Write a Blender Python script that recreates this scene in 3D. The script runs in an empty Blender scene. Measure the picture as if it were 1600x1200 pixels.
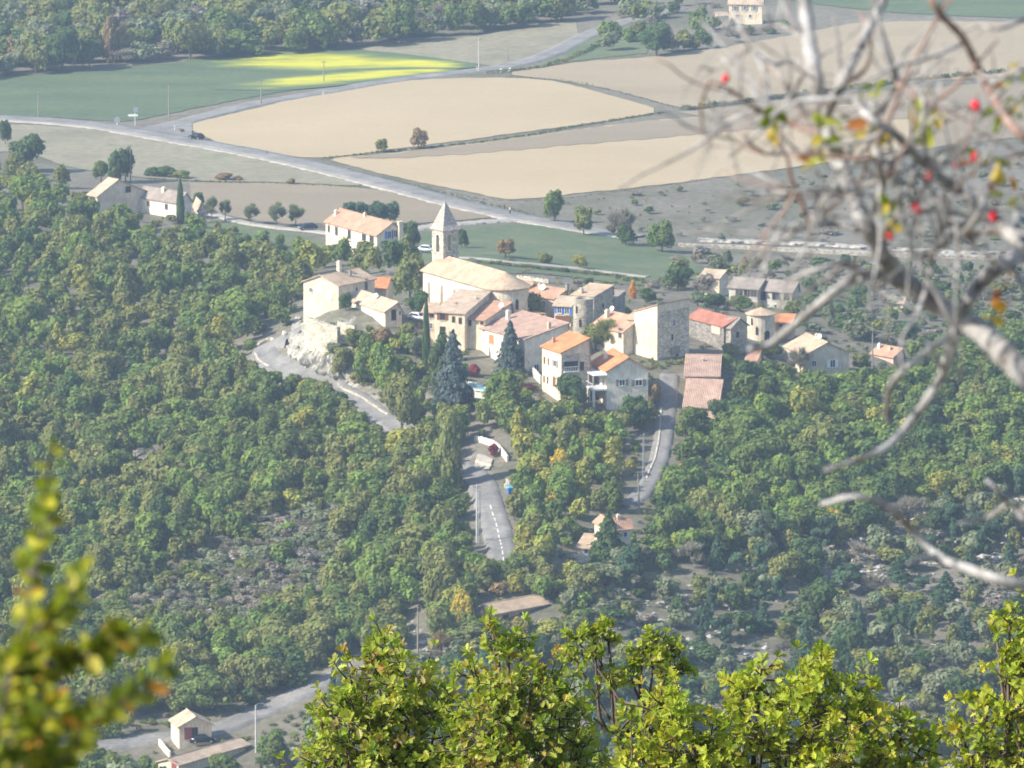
HAZE = 0.000135
import bpy, bmesh, math, random
import numpy as np
from mathutils import Vector, Matrix

random.seed(7)
RNG = np.random.default_rng(11)
scn = bpy.context.scene
COL = scn.collection

# ------------------------------------------------------------------ camera
F, PITCH, CAM = 10000.0, math.radians(10.0), np.array([0.0, 0.0, 200.0])
FWD = np.array([0, math.cos(PITCH), -math.sin(PITCH)])
UP = np.array([0, math.sin(PITCH), math.cos(PITCH)])
RIGHT = np.array([1.0, 0, 0])

def ray(px, py):
    return FWD + RIGHT * ((px - 800) / F) + UP * (-(py - 600) / F)

def at_z(px, py, z):
    d = ray(px, py)
    return CAM + d * ((z - CAM[2]) / d[2])

def at_d(px, py, d):
    """Point at distance d from the viewpoint."""
    r = ray(px, py)
    return CAM + r * (d / np.linalg.norm(r))

def proj(p):
    v = np.asarray(p, float) - CAM
    z = v @ FWD
    return 800 + F * (v @ RIGHT) / z, 600 - F * (v @ UP) / z

cam_d = bpy.data.cameras.new('camera')
cam = bpy.data.objects.new('camera', cam_d)
COL.objects.link(cam)
cam.location = CAM
cam.rotation_euler = (math.pi / 2 - PITCH, 0, 0)
cam_d.sensor_width = 36
cam_d.lens = 36 * F / 1600
cam_d.clip_start = 0.1
cam_d.clip_end = 20000
cam_d.dof.use_dof = True
cam_d.dof.focus_distance = 68
cam_d.dof.aperture_fstop = 16.5
scn.camera = cam

# ------------------------------------------------------------------ materials
def ramp(nt, fac, stops):
    r = nt.nodes.new('ShaderNodeValToRGB')
    els = r.color_ramp.elements
    while len(els) < len(stops):
        els.new(0.5)
    for e, (p, c) in zip(els, stops):
        e.position = p
        e.color = (*c, 1) if len(c) == 3 else c
    nt.links.new(fac, r.inputs['Fac'])
    return r.outputs['Color']

def newmat(name):
    m = bpy.data.materials.new(name)
    m.use_nodes = True
    nt = m.node_tree
    b = nt.nodes['Principled BSDF']
    b.inputs['Roughness'].default_value = 0.85
    b.inputs['Specular IOR Level'].default_value = 0.15
    return m, nt, b

def noise(nt, scale, detail=4, rough=0.6, coord='Object', dist=0.0, sc=None):
    tc = nt.nodes.new('ShaderNodeTexCoord')
    n = nt.nodes.new('ShaderNodeTexNoise')
    n.inputs['Scale'].default_value = scale
    n.inputs['Detail'].default_value = detail
    n.inputs['Roughness'].default_value = rough
    n.inputs['Distortion'].default_value = dist
    src = tc.outputs[coord]
    if sc:
        mp = nt.nodes.new('ShaderNodeMapping')
        mp.inputs['Scale'].default_value = sc
        nt.links.new(src, mp.inputs['Vector'])
        src = mp.outputs['Vector']
    nt.links.new(src, n.inputs['Vector'])
    return n.outputs['Fac']

def mixc(nt, fac, a, b, mode='MIX'):
    x = nt.nodes.new('ShaderNodeMix')
    x.data_type = 'RGBA'
    x.blend_type = mode
    for s, v in (('Factor', fac), ('A', a), ('B', b)):
        i = [k for k in x.inputs if k.name == s and (k.type == 'RGBA' if s != 'Factor' else k.type == 'VALUE')][0]
        if isinstance(v, (int, float)):
            i.default_value = v
        elif isinstance(v, tuple):
            i.default_value = (*v, 1)
        else:
            nt.links.new(v, i)
    return [o for o in x.outputs if o.type == 'RGBA'][0]

def bump(nt, b, h, strength=0.4, dist=0.1):
    bm_ = nt.nodes.new('ShaderNodeBump')
    bm_.inputs['Strength'].default_value = strength
    bm_.inputs['Distance'].default_value = dist
    nt.links.new(h, bm_.inputs['Height'])
    nt.links.new(bm_.outputs['Normal'], b.inputs['Normal'])

def c3(c, k):
    return tuple(min(1, v * k) for v in c)

def m_noise(name, c1, c2, scale=1.0, scale2=None, rough=0.85, bs=0.3, bd=0.1, sc=None, c3_=None, coord='Object', k2=(.72, 1.12)):
    m, nt, b = newmat(name)
    f = noise(nt, scale, 6, 0.65, coord, sc=sc)
    stops = [(0.32, c1), (0.68, c2)] if c3_ is None else [(0.3, c1), (0.55, c2), (0.72, c3_)]
    col = ramp(nt, f, stops)
    f2 = noise(nt, scale2 or scale * 7, 5, 0.7, coord)
    col = mixc(nt, 1.0, col, ramp(nt, f2, [(0.3, (k2[0],) * 3), (0.7, (k2[1],) * 3)]), 'MULTIPLY')
    nt.links.new(col, b.inputs['Base Color'])
    b.inputs['Roughness'].default_value = rough
    if bs:
        bump(nt, b, f2, bs, bd)
    return m

def m_flat(name, c, rough=0.6, metal=0.0):
    m, nt, b = newmat(name)
    f = noise(nt, 3.0, 4)
    nt.links.new(mixc(nt, 1.0, c, ramp(nt, f, [(0.3, (0.85,) * 3), (0.7, (1.08,) * 3)]), 'MULTIPLY'), b.inputs['Base Color'])
    b.inputs['Roughness'].default_value = rough
    b.inputs['Metallic'].default_value = metal
    return m

def m_stucco(name, c):
    m, nt, b = newmat(name)
    f = noise(nt, 0.35, 6, 0.7)
    col = mixc(nt, 1.0, c, ramp(nt, f, [(0.32, (0.74, 0.71, 0.66)), (0.58, (1.06,) * 3)]), 'MULTIPLY')
    f2 = noise(nt, 1.3, 5, 0.7, sc=(2.5, 2.5, 0.35))
    col = mixc(nt, 1.0, col, ramp(nt, f2, [(0.35, (0.78, 0.75, 0.71)), (0.58, (1.04,) * 3)]), 'MULTIPLY')
    f3 = noise(nt, 6, 4, 0.7)
    nt.links.new(col, b.inputs['Base Color'])
    bump(nt, b, f3, 0.25, 0.05)
    return m

def m_stone(name, c, cs=2.2):
    m, nt, b = newmat(name)
    tc = nt.nodes.new('ShaderNodeTexCoord')
    mp = nt.nodes.new('ShaderNodeMapping')
    mp.inputs['Scale'].default_value = (1, 1, 1.8)
    nt.links.new(tc.outputs['Object'], mp.inputs['Vector'])
    v = nt.nodes.new('ShaderNodeTexVoronoi')
    v.inputs['Scale'].default_value = cs
    nt.links.new(mp.outputs['Vector'], v.inputs['Vector'])
    sep = nt.nodes.new('ShaderNodeSeparateColor')
    nt.links.new(v.outputs['Color'], sep.inputs[0])
    col = mixc(nt, 1.0, c, ramp(nt, sep.outputs[0], [(0.1, (0.62, 0.6, 0.58)), (0.9, (1.15, 1.12, 1.05))]), 'MULTIPLY')
    f = noise(nt, 0.5, 6, 0.7)
    col = mixc(nt, 1.0, col, ramp(nt, f, [(0.3, (0.72, 0.71, 0.68)), (0.65, (1.08,) * 3)]), 'MULTIPLY')
    v2 = nt.nodes.new('ShaderNodeTexVoronoi')
    v2.feature = 'DISTANCE_TO_EDGE'
    v2.inputs['Scale'].default_value = cs
    nt.links.new(mp.outputs['Vector'], v2.inputs['Vector'])
    nt.links.new(col, b.inputs['Base Color'])
    bump(nt, b, v2.outputs['Distance'], 0.5, 0.15)
    return m

def m_tile(name, c, axis='X'):
    """Roman tiles: ribs down the slope, mottled courses."""
    m, nt, b = newmat(name)
    tc = nt.nodes.new('ShaderNodeTexCoord')
    w = nt.nodes.new('ShaderNodeTexWave')
    w.bands_direction = axis
    w.inputs['Scale'].default_value = 0.95
    w.inputs['Distortion'].default_value = 0.6
    w.inputs['Detail Scale'].default_value = 3
    nt.links.new(tc.outputs['Object'], w.inputs['Vector'])
    f = noise(nt, 0.45, 6, 0.7)
    f2 = noise(nt, 3.2, 5, 0.75)
    col = mixc(nt, 1.0, c, ramp(nt, f, [(0.32, (0.66, 0.65, 0.64)), (0.66, (1.12, 1.1, 1.06))]), 'MULTIPLY')
    col = mixc(nt, 1.0, col, ramp(nt, f2, [(0.3, (0.68, 0.68, 0.7)), (0.7, (1.18, 1.15, 1.1))]), 'MULTIPLY')
    col = mixc(nt, 1.0, col, ramp(nt, w.outputs['Fac'], [(0.0, (0.8,) * 3), (0.6, (1.06,) * 3)]), 'MULTIPLY')
    nt.links.new(col, b.inputs['Base Color'])
    bump(nt, b, w.outputs['Fac'], 0.6, 0.12)
    return m

def m_foliage(name, attr):
    m = bpy.data.materials.new(name)
    m.use_nodes = True
    nt = m.node_tree
    nt.nodes.remove(nt.nodes['Principled BSDF'])
    if attr:
        a = nt.nodes.new('ShaderNodeAttribute')
        a.attribute_name = 'tint'
        base = a.outputs['Color']
    else:
        base = nt.nodes.new('ShaderNodeObjectInfo').outputs['Color']
        a = nt.nodes.new('ShaderNodeAttribute')
        a.attribute_name = 'tint'
        base = mixc(nt, 1.0, base, a.outputs['Color'], 'MULTIPLY')
    tr = nt.nodes.new('ShaderNodeBsdfTranslucent')
    di = nt.nodes.new('ShaderNodeBsdfDiffuse')
    nt.links.new(base, di.inputs['Color'])
    t2 = mixc(nt, 1.0, base, (1.2, 1.2, 0.75), 'MULTIPLY')
    nt.links.new(t2, tr.inputs['Color'])
    mx = nt.nodes.new('ShaderNodeMixShader')
    mx.inputs['Fac'].default_value = 0.40
    nt.links.new(di.outputs[0], mx.inputs[1])
    nt.links.new(tr.outputs[0], mx.inputs[2])
    nt.links.new(mx.outputs[0], nt.nodes['Material Output'].inputs['Surface'])
    return m

def m_leaf(name):
    m, nt, b = newmat(name)
    a = nt.nodes.new('ShaderNodeAttribute')
    a.attribute_name = 'tint'
    nt.links.new(a.outputs['Color'], b.inputs['Base Color'])
    b.inputs['Roughness'].default_value = 0.5
    b.inputs['Specular IOR Level'].default_value = 0.25
    tr = nt.nodes.new('ShaderNodeBsdfTranslucent')
    nt.links.new(mixc(nt, 1.0, a.outputs['Color'], (1.5, 1.6, 0.55), 'MULTIPLY'), tr.inputs['Color'])
    mx = nt.nodes.new('ShaderNodeMixShader')
    mx.inputs['Fac'].default_value = 0.38
    nt.links.new(b.outputs[0], mx.inputs[1])
    nt.links.new(tr.outputs[0], mx.inputs[2])
    nt.links.new(mx.outputs[0], nt.nodes['Material Output'].inputs['Surface'])
    return m

M = {}
M['cream'] = m_stucco('cream_render', (0.77, 0.67, 0.50))
M['white'] = m_stucco('white_render', (0.82, 0.75, 0.62))
M['beige'] = m_stucco('beige_render', (0.66, 0.575, 0.45))
M['grey_render'] = m_stucco('grey_render', (0.52, 0.485, 0.43))
M['salmon'] = m_stucco('salmon_render', (0.62, 0.45, 0.36))
M['stone'] = m_stone('rubble_stone', (0.46, 0.42, 0.35))
M['stone_pale'] = m_stone('pale_stone', (0.62, 0.57, 0.47))
M['stone_dark_and_shaded'] = m_stone('dark_and_shaded_stone', (0.30, 0.28, 0.26))  # own tone of dark chimneys; on two houses, wall shade put into colour
M['rock'] = m_noise('limestone', (0.32, 0.30, 0.25), (0.66, 0.61, 0.51), 0.3, 1.4, bs=0.8, bd=0.5, sc=(1, 1, 0.4))
M['rock_grey'] = m_noise('grey_stone', (0.27, 0.26, 0.24), (0.50, 0.48, 0.44), 0.6, 3)
for k, c in dict(tile_pale=(0.62, 0.475, 0.34), tile_pink=(0.52, 0.36, 0.285), tile_orange=(0.72, 0.31, 0.145),
                 tile_red=(0.50, 0.215, 0.15), tile_salmon=(0.60, 0.365, 0.255), tile_grey=(0.38, 0.33, 0.29),
                 tile_beige=(0.62, 0.49, 0.37)).items():
    M[k + '_x'] = m_tile(k + '_ribs_along', c, 'X')
    M[k + '_y'] = m_tile(k + '_ribs_across', c, 'Y')
M['slate'] = m_stone('spire_stone', (0.50, 0.46, 0.42), 3.0)
M['glass'] = m_flat('window_glass', (0.03, 0.035, 0.045), 0.15)
M['dark'] = m_flat('dark_interior', (0.03, 0.03, 0.035), 0.9)  # near-black colour standing for shade inside openings; also the post bands
M['frame_white'] = m_flat('white_paint', (0.8, 0.8, 0.78), 0.5)
M['blue_paint'] = m_flat('blue_paint', (0.06, 0.20, 0.62), 0.5)
M['wood_brown'] = m_flat('brown_wood', (0.20, 0.10, 0.055), 0.7)
M['wood_orange'] = m_flat('orange_wood', (0.55, 0.23, 0.09), 0.6)
M['wood_grey'] = m_flat('weathered_wood', (0.28, 0.25, 0.21), 0.85)
M['concrete'] = m_noise('concrete', (0.48, 0.46, 0.42), (0.62, 0.60, 0.55), 1.0)
M['red_paint'] = m_flat('red_paint', (0.34, 0.11, 0.085), 0.5)
M['car_black'] = m_flat('black_car_paint', (0.015, 0.017, 0.025), 0.22)
M['car_blue'] = m_flat('navy_car_paint', (0.02, 0.035, 0.07), 0.22)
M['car_white'] = m_flat('white_car_paint', (0.75, 0.77, 0.80), 0.25)
M['tyre'] = m_flat('tyre_rubber', (0.02, 0.02, 0.02), 0.9)
M['metal'] = m_flat('grey_metal', (0.45, 0.46, 0.48), 0.4, 0.6)
M['lamp'] = m_flat('lamp_plastic', (0.8, 0.8, 0.8), 0.3)
M['asphalt'] = m_noise('asphalt', (0.18, 0.172, 0.16), (0.30, 0.287, 0.265), 0.16, 1.2, bs=0.1)
M['gravel'] = m_noise('pale_gravel', (0.32, 0.29, 0.245), (0.46, 0.425, 0.365), 0.5, 2.5)
M['paint_line'] = m_flat('road_paint', (0.75, 0.74, 0.70), 0.7)
M['wheat'] = m_noise('pale_stubble', (0.385, 0.305, 0.185), (0.445, 0.355, 0.225), 0.014, 0.9, bs=0, sc=(0.6, 1.2, 1), k2=(.9, 1.06))
M['plough'] = m_noise('ploughed_soil', (0.24, 0.195, 0.13), (0.295, 0.24, 0.165), 0.02, 0.8, bs=0, sc=(0.6, 1.4, 1), k2=(.88, 1.08))
M['plough_tan'] = m_noise('tan_soil', (0.295, 0.24, 0.155), (0.365, 0.295, 0.195), 0.016, 0.8, bs=0, sc=(0.6, 1.4, 1), k2=(.88, 1.08))
M['green_crop'] = m_noise('green_crop', (0.085, 0.125, 0.07), (0.13, 0.165, 0.08), 0.05, 0.5, sc=(0.5, 2, 1))
M['dry_meadow'] = m_noise('dry_meadow', (0.21, 0.19, 0.13), (0.29, 0.26, 0.18), 0.04, 0.4, c3_=(0.20, 0.22, 0.12))
M['lawn'] = m_noise('rough_lawn', (0.09, 0.135, 0.065), (0.14, 0.165, 0.085), 0.06, 0.6, c3_=(0.20, 0.20, 0.11))
M['mustard'] = m_noise('mustard_flowers', (0.11, 0.16, 0.05), (0.34, 0.37, 0.035), 0.07, 0.6, sc=(0.35, 1.2, 1), c3_=(0.60, 0.55, 0.02))
def m_mustard():
    m, nt, b = newmat('mustard_flowers')
    f = noise(nt, .16, 7, .75, sc=(.3, .8, 1))
    at = nt.nodes.new('ShaderNodeAttribute'); at.attribute_name = 'bloom'
    ad = nt.nodes.new('ShaderNodeMath'); ad.operation = 'MULTIPLY_ADD'
    nt.links.new(f, ad.inputs[0]); ad.inputs[1].default_value = 1.75
    s2 = nt.nodes.new('ShaderNodeMath'); s2.operation = 'ADD'
    nt.links.new(at.outputs['Fac'], s2.inputs[0]); s2.inputs[1].default_value = -1.0
    nt.links.new(s2.outputs[0], ad.inputs[2])
    col = ramp(nt, ad.outputs[0], [(.25, (.105, .145, .075)), (.58, (.25, .28, .055)), (.95, (.52, .49, .05))])
    nt.links.new(col, b.inputs['Base Color'])
    return m
M['mustard'] = m_mustard()
M['pool'] = m_flat('pool_water', (0.10, 0.55, 0.62), 0.1)
M['foliage'] = m_foliage('foliage', False)
M['foliage_mass'] = m_foliage('foliage_mass', True)
M['leaf'] = m_leaf('broad_leaf')
M['bark'] = m_noise('bark', (0.09, 0.075, 0.06), (0.16, 0.135, 0.11), 6, 30)
M['bark_dark'] = m_noise('dark_bark', (0.085, 0.065, 0.05), (0.17, 0.135, 0.105), 12, 60)
M['bark_pale'] = m_noise('lichen_bark', (0.15, 0.13, 0.115), (0.47, 0.455, 0.44), 20, 120, bs=0.8, bd=0.01, c3_=(0.68, 0.67, 0.66))
M['bark_red'] = m_noise('red_twig', (0.22, 0.13, 0.10), (0.40, 0.31, 0.27), 12, 60)
M['hip'] = m_flat('red_berry', (0.62, 0.03, 0.05), 0.25)
M['skin'] = m_flat('skin', (0.55, 0.36, 0.27), 0.6)
M['cloth_dark'] = m_flat('dark_cloth', (0.03, 0.03, 0.04), 0.9)
M['cloth_white'] = m_flat('white_cloth', (0.75, 0.75, 0.75), 0.9)

# ground: dry grass, green patches, pale stones on the slopes
def m_ground():
    m, nt, b = newmat('hillside_ground')
    f = noise(nt, 0.03, 8, 0.65)
    col = ramp(nt, f, [(0.30, (0.12, 0.125, 0.075)), (0.48, (0.18, 0.165, 0.118)), (0.62, (0.225, 0.20, 0.16)), (0.78, (0.115, 0.13, 0.07))])
    f2 = noise(nt, 0.6, 6, 0.75)
    col = mixc(nt, 1.0, col, ramp(nt, f2, [(0.3, (0.6,) * 3), (0.7, (1.2,) * 3)]), 'MULTIPLY')
    f3 = noise(nt, 0.35, 8, 0.8, dist=0.6)
    stone = ramp(nt, f3, [(0.53, (0, 0, 0)), (0.66, (1, 1, 1))])
    geo = nt.nodes.new('ShaderNodeNewGeometry')
    sp = nt.nodes.new('ShaderNodeSeparateXYZ')
    nt.links.new(geo.outputs['Normal'], sp.inputs[0])
    steep = ramp(nt, sp.outputs['Z'], [(0.945, (1, 1, 1)), (0.988, (0, 0, 0))])
    k = mixc(nt, 1.0, stone, steep, 'MULTIPLY')
    col = mixc(nt, k, col, (0.40, 0.375, 0.33))
    nt.links.new(col, b.inputs['Base Color'])
    bump(nt, b, f2, 0.6, 0.4)
    return m
M['ground'] = m_ground()

# ------------------------------------------------------------------ object helpers
def tag(o, label=None, cat=None, group=None, kind=None):
    if label: o['label'] = label
    if cat: o['category'] = cat
    if group: o['group'] = group
    if kind: o['kind'] = kind
    return o

def thing(name, label, cat, loc, rz=0.0, group=None):
    o = bpy.data.objects.new(name, None)
    o.empty_display_size = 0.5
    COL.objects.link(o)
    o.location = tuple(loc)
    o.rotation_euler = (0, 0, rz)
    return tag(o, label, cat, group)

def link(name, me, mats, parent=None):
    o = bpy.data.objects.new(name, me)
    COL.objects.link(o)
    if not isinstance(mats, (list, tuple)):
        mats = [mats]
    if not me.materials:
        for m in mats:
            me.materials.append(m)
    if parent is not None:
        o.parent = parent
    return o

def obj(name, bm, mat, parent=None, smooth=False):
    me = bpy.data.meshes.new(name)
    bmesh.ops.recalc_face_normals(bm, faces=bm.faces[:])
    bm.to_mesh(me)
    bm.free()
    if smooth:
        me.polygons.foreach_set('use_smooth', [True] * len(me.polygons))
    return link(name, me, mat, parent)

def raw_mesh(name, verts, faces):
    me = bpy.data.meshes.new(name)
    me.from_pydata([tuple(v) for v in verts], [], [tuple(f) for f in faces])
    me.update()
    return me

def quads_mesh(name, V, nv=4, tint=None):
    """V: (n, nv, 3) array of separate polygons, tint: (n,3) colour per polygon."""
    n = len(V)
    me = bpy.data.meshes.new(name)
    me.vertices.add(n * nv)
    me.vertices.foreach_set('co', V.reshape(-1).astype(np.float32))
    me.loops.add(n * nv)
    me.loops.foreach_set('vertex_index', np.arange(n * nv, dtype=np.int32))
    me.polygons.add(n)
    me.polygons.foreach_set('loop_start', np.arange(0, n * nv, nv, dtype=np.int32))
    if tint is not None:
        a = me.attributes.new('tint', 'FLOAT_COLOR', 'POINT')
        c = np.ones((n * nv, 4), np.float32)
        c[:, :3] = np.repeat(tint, nv, axis=0)
        a.data.foreach_set('color', c.reshape(-1))
    me.update()
    me.validate()
    return me

def box(bm, x0, x1, y0, y1, z0, z1):
    v = [bm.verts.new(p) for p in ((x0, y0, z0), (x1, y0, z0), (x1, y1, z0), (x0, y1, z0), (x0, y0, z1), (x1, y0, z1), (x1, y1, z1), (x0, y1, z1))]
    for f in ((0, 3, 2, 1), (4, 5, 6, 7), (0, 1, 5, 4), (1, 2, 6, 5), (2, 3, 7, 6), (3, 0, 4, 7)):
        bm.faces.new([v[i] for i in f])
    return v

def prism(bm, poly, d0, d1):
    """poly: closed list of 3-D points; extruded by vector d from d0*... to d1 (two offset vectors)."""
    a = [bm.verts.new(Vector(p) + Vector(d0)) for p in poly]
    b = [bm.verts.new(Vector(p) + Vector(d1)) for p in poly]
    n = len(poly)
    bm.faces.new(a[::-1])
    bm.faces.new(b)
    for i in range(n):
        bm.faces.new((a[i], a[(i + 1) % n], b[(i + 1) % n], b[i]))

def tube(bm, pts, radii, seg=6, cap=True):
    pts = [Vector(p) for p in pts]
    rings = []
    up = Vector((0.3, 0.2, 0.9)).normalized()
    for i, p in enumerate(pts):
        t = (pts[min(i + 1, len(pts) - 1)] - pts[max(i - 1, 0)])
        if t.length < 1e-9:
            t = Vector((0, 0, 1))
        t.normalize()
        a = t.cross(up)
        if a.length < 0.05:
            a = t.cross(Vector((1, 0, 0)))
        a.normalize()
        b = t.cross(a)
        r = radii[i] if hasattr(radii, '__len__') else radii
        rings.append([bm.verts.new(p + (a * math.cos(2 * math.pi * k / seg) + b * math.sin(2 * math.pi * k / seg)) * r) for k in range(seg)])
    for i in range(len(rings) - 1):
        for k in range(seg):
            bm.faces.new((rings[i][k], rings[i][(k + 1) % seg], rings[i + 1][(k + 1) % seg], rings[i + 1][k]))
    if cap:
        bm.faces.new(rings[0][::-1])
        bm.faces.new(rings[-1])

def lathe(bm, prof, seg=16, c=(0, 0), a0=0.0, a1=2 * math.pi):
    full = abs(a1 - a0 - 2 * math.pi) < 1e-6
    n = seg if full else seg + 1
    rings = []
    for r, z in prof:
        rings.append([bm.verts.new((c[0] + r * math.cos(a0 + (a1 - a0) * k / seg), c[1] + r * math.sin(a0 + (a1 - a0) * k / seg), z)) for k in range(n)])
    for i in range(len(rings) - 1):
        for k in range(seg):
            k2 = (k + 1) % n
            bm.faces.new((rings[i][k], rings[i][k2], rings[i + 1][k2], rings[i + 1][k]))
    if full:
        bm.faces.new(rings[0][::-1])
        bm.faces.new(rings[-1])

def catmull(pts, n):
    """Smooth polyline resampled to n points."""
    P = np.asarray(pts, float)
    if len(P) < 3:
        t = np.linspace(0, 1, n)[:, None]
        return P[0] * (1 - t) + P[-1] * t
    seg = np.linalg.norm(np.diff(P, axis=0), axis=1)
    u = np.concatenate([[0], np.cumsum(seg)])
    tt = np.linspace(0, u[-1], n)
    T = np.zeros_like(P)
    T[1:-1] = (P[2:] - P[:-2]) / (u[2:] - u[:-2])[:, None]
    T[0] = (P[1] - P[0]) / (u[1] - u[0])
    T[-1] = (P[-1] - P[-2]) / (u[-1] - u[-2])
    i = np.clip(np.searchsorted(u, tt, 'right') - 1, 0, len(P) - 2)
    h = (u[i + 1] - u[i])[:, None]
    s = ((tt - u[i])[:, None]) / h
    return ((2 * s**3 - 3 * s**2 + 1) * P[i] + (s**3 - 2 * s**2 + s) * h * T[i] + (-2 * s**3 + 3 * s**2) * P[i + 1] + (s**3 - s**2) * h * T[i + 1])

# ------------------------------------------------------------------ terrain
CTRL = [  # sight lines and the height of the land they meet
 (0,0,-10),(400,0,-10),(800,0,-9),(1200,0,-8),(1600,0,-6),
 (0,100,-14),(400,100,-14),(800,100,-13),(1200,100,-11),(1600,100,-10),
 (0,190,-15),(250,200,-15),(600,170,-12.8),(700,225,-14.5),(1000,190,-14),(1000,250,-13.5),(1300,200,-14),(1600,200,-14),
 (0,290,-12.5),(300,280,-15),(600,270,-15),(850,300,-14.5),(1100,300,-15),(1350,300,-15),(1600,300,-15),
 (250,330,-12.5),(570,385,-12),(660,390,-12),(850,345,-15),(1060,380,-16),(1300,385,-16.5),(1600,390,-17),(480,357,-13),
 (0,350,-10),(150,345,-11),(0,450,-13),(200,450,-13),(400,450,-13),(340,520,-15),
 (0,600,-17),(200,600,-17),(360,600,-17),(0,750,-23),(200,750,-23),(400,750,-21),(600,760,-19.5),
 (0,900,-28),(200,900,-28),(400,900,-26.5),(600,900,-24),
 (0,1050,-33),(200,1050,-33),(400,1050,-32),(0,1180,-37),(200,1150,-36.5),(320,1160,-36.5),(450,1100,-34),(700,1180,-36),(1000,1180,-36),(1400,1180,-36),(1600,1180,-36),
 (650,1050,-30),(900,1050,-29),
 (740,498,-2),(800,490,-2),(680,490,-2),(690,545,-5),(730,550,-5),(520,486,-.2),(545,480,.2),(505,497,-1.5),(575,505,-1),(602,512,-1.6),(640,500,-1.5),
 (500,395,-13),(560,430,-10),(620,430,-6),
 (760,400,-9),(760,420,-6.5),(900,430,-11),(1000,400,-14),(1000,445,-11),(880,478,-3),(950,480,-4),
 (911,522,-2.8),(960,545,-3.5),(1027,562,-4.2),(1080,560,-5),(870,620,-8.2),(970,632,-9.4),(1032,600,-7),(1100,635,-10),(1270,585,-9),(1200,560,-6.5),(1190,480,-8.5),(1130,440,-10),(1110,542,-4.7),
 (760,577,-7),(750,605,-8),(850,587,-7.5),(660,560,-6),(660,600,-9),
 (428,556,-8.5),(405,545,-9),(450,578,-9.5),(490,594,-10.5),(540,620,-11.5),(600,655,-13),(640,690,-14.2),(745,735,-15.5),(765,790,-16.8),(780,870,-18.5),(700,720,-15),
 (500,640,-14.5),(580,720,-17.5),(850,720,-13.5),(930,720,-13.5),(880,800,-17),
 (1045,640,-10.5),(1040,700,-13.5),(1010,770,-16),(960,870,-20.5),(820,950,-23.5),(760,985,-25.5),
 (1300,650,-12),(1600,600,-14),(1600,500,-13),(1400,480,-14),(1500,440,-15),(1300,750,-17),(1600,750,-18),(1130,700,-13.5),(1100,850,-20.5),(1300,900,-24),(1600,900,-24),(1000,900,-22),
 (1100,1000,-27),(1350,1050,-30),(1600,1050,-30),
]
CP = np.array([at_z(*c) for c in CTRL])
extra = []
for y, z in ((985, -38), (1060, -27), (1180, -16), (1400, -15), (1650, -14), (1850, -10), (2120, -5)):
    for sx in (-1, 1):
        extra.append((sx * 260, y, z + (4 if sx > 0 and y < 1200 else 0)))
        extra.append((sx * 400, y, z + 10))
for x in (-180, -60, 60, 180):
    extra.append((x, 2150, -3))
    extra.append((x, 930, -42))
CP = np.vstack([CP, np.array(extra, float)])
SC = 100.0

def tps_fit(P, z, lam):
    n = len(P)
    X = P / SC
    r2 = ((X[:, None] - X[None]) ** 2).sum(-1)
    K = np.where(r2 > 0, 0.5 * r2 * np.log(r2 + 1e-12), 0) + lam * np.eye(n)
    Pm = np.hstack([np.ones((n, 1)), X])
    A = np.block([[K, Pm], [Pm.T, np.zeros((3, 3))]])
    return np.linalg.solve(A, np.concatenate([z, np.zeros(3)]))

W_TPS = tps_fit(CP[:, :2], CP[:, 2], 0.002)

def tps_eval(x, y):
    X = np.stack([x, y], -1) / SC
    out = np.zeros(len(X))
    for i in range(0, len(X), 20000):
        q = X[i:i + 20000]
        r2 = ((q[:, None] - CP[None, :, :2] / SC) ** 2).sum(-1)
        K = np.where(r2 > 0, 0.5 * r2 * np.log(r2 + 1e-12), 0)
        out[i:i + 20000] = K @ W_TPS[:-3] + W_TPS[-3] + q @ W_TPS[-2:]
    return out

def sm(t):
    t = np.clip(t, 0, 1)
    return t * t * (3 - 2 * t)

def zfun(x, y):
    xc = np.clip(x, -400, 400)
    yc = np.clip(y, 930, 2150)
    z = tps_eval(xc, yc)
    # the near mountainside the viewpoint stands on, falling to the ravine
    near = 198.3 - 0.42 * y - 0.45 * np.maximum(y - 120, 0) - 0.03 * np.abs(x) + 1.0 * np.sin(x * .21 + 1) * np.sin(y * .13)
    near = np.where(y < 0, 198.3 - 0.05 * y - 0.02 * np.abs(x), near)
    near = np.maximum(near, -46 + 0.0 * x)
    k = sm((y - 600) / 320)
    z = near * (1 - k) + z * k
    # far hills
    z = z + sm((y - 2200) / 1300) * (60 + 25 * np.sin(x * .004 + .7))
    z = z + sm((np.abs(x) - 400) / 700) * 50 * sm((y - 500) / 300)
    z = z + (1 - .85 * sm((y - 1240) / 120)) * 0.22 * np.sin(x * .31 + y * .17) * np.sin(y * .23 - x * .11) + (1 - .9 * sm((y - 1240) / 120)) * 0.10 * np.sin(x * .83 + 2) * np.sin(y * .71)
    return z

def axis(lo, f0, f1, hi, step, n_out):
    a = f0 - (f0 - lo) * (np.linspace(1, 0, n_out, endpoint=False) ** 1.6)
    b = np.arange(f0, f1 + 1e-6, step)
    c = f1 + (hi - f1) * (np.linspace(0, 1, n_out + 1)[1:] ** 1.6)
    return np.concatenate([a, b, c])

GX = axis(-1200, -190, 190, 1200, 1.6, 24)
GY = axis(-80, 955, 2050, 4800, 2.2, 44)
gx, gy = np.meshgrid(GX, GY)
GZ = zfun(gx.ravel(), gy.ravel()).reshape(gx.shape)

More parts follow.
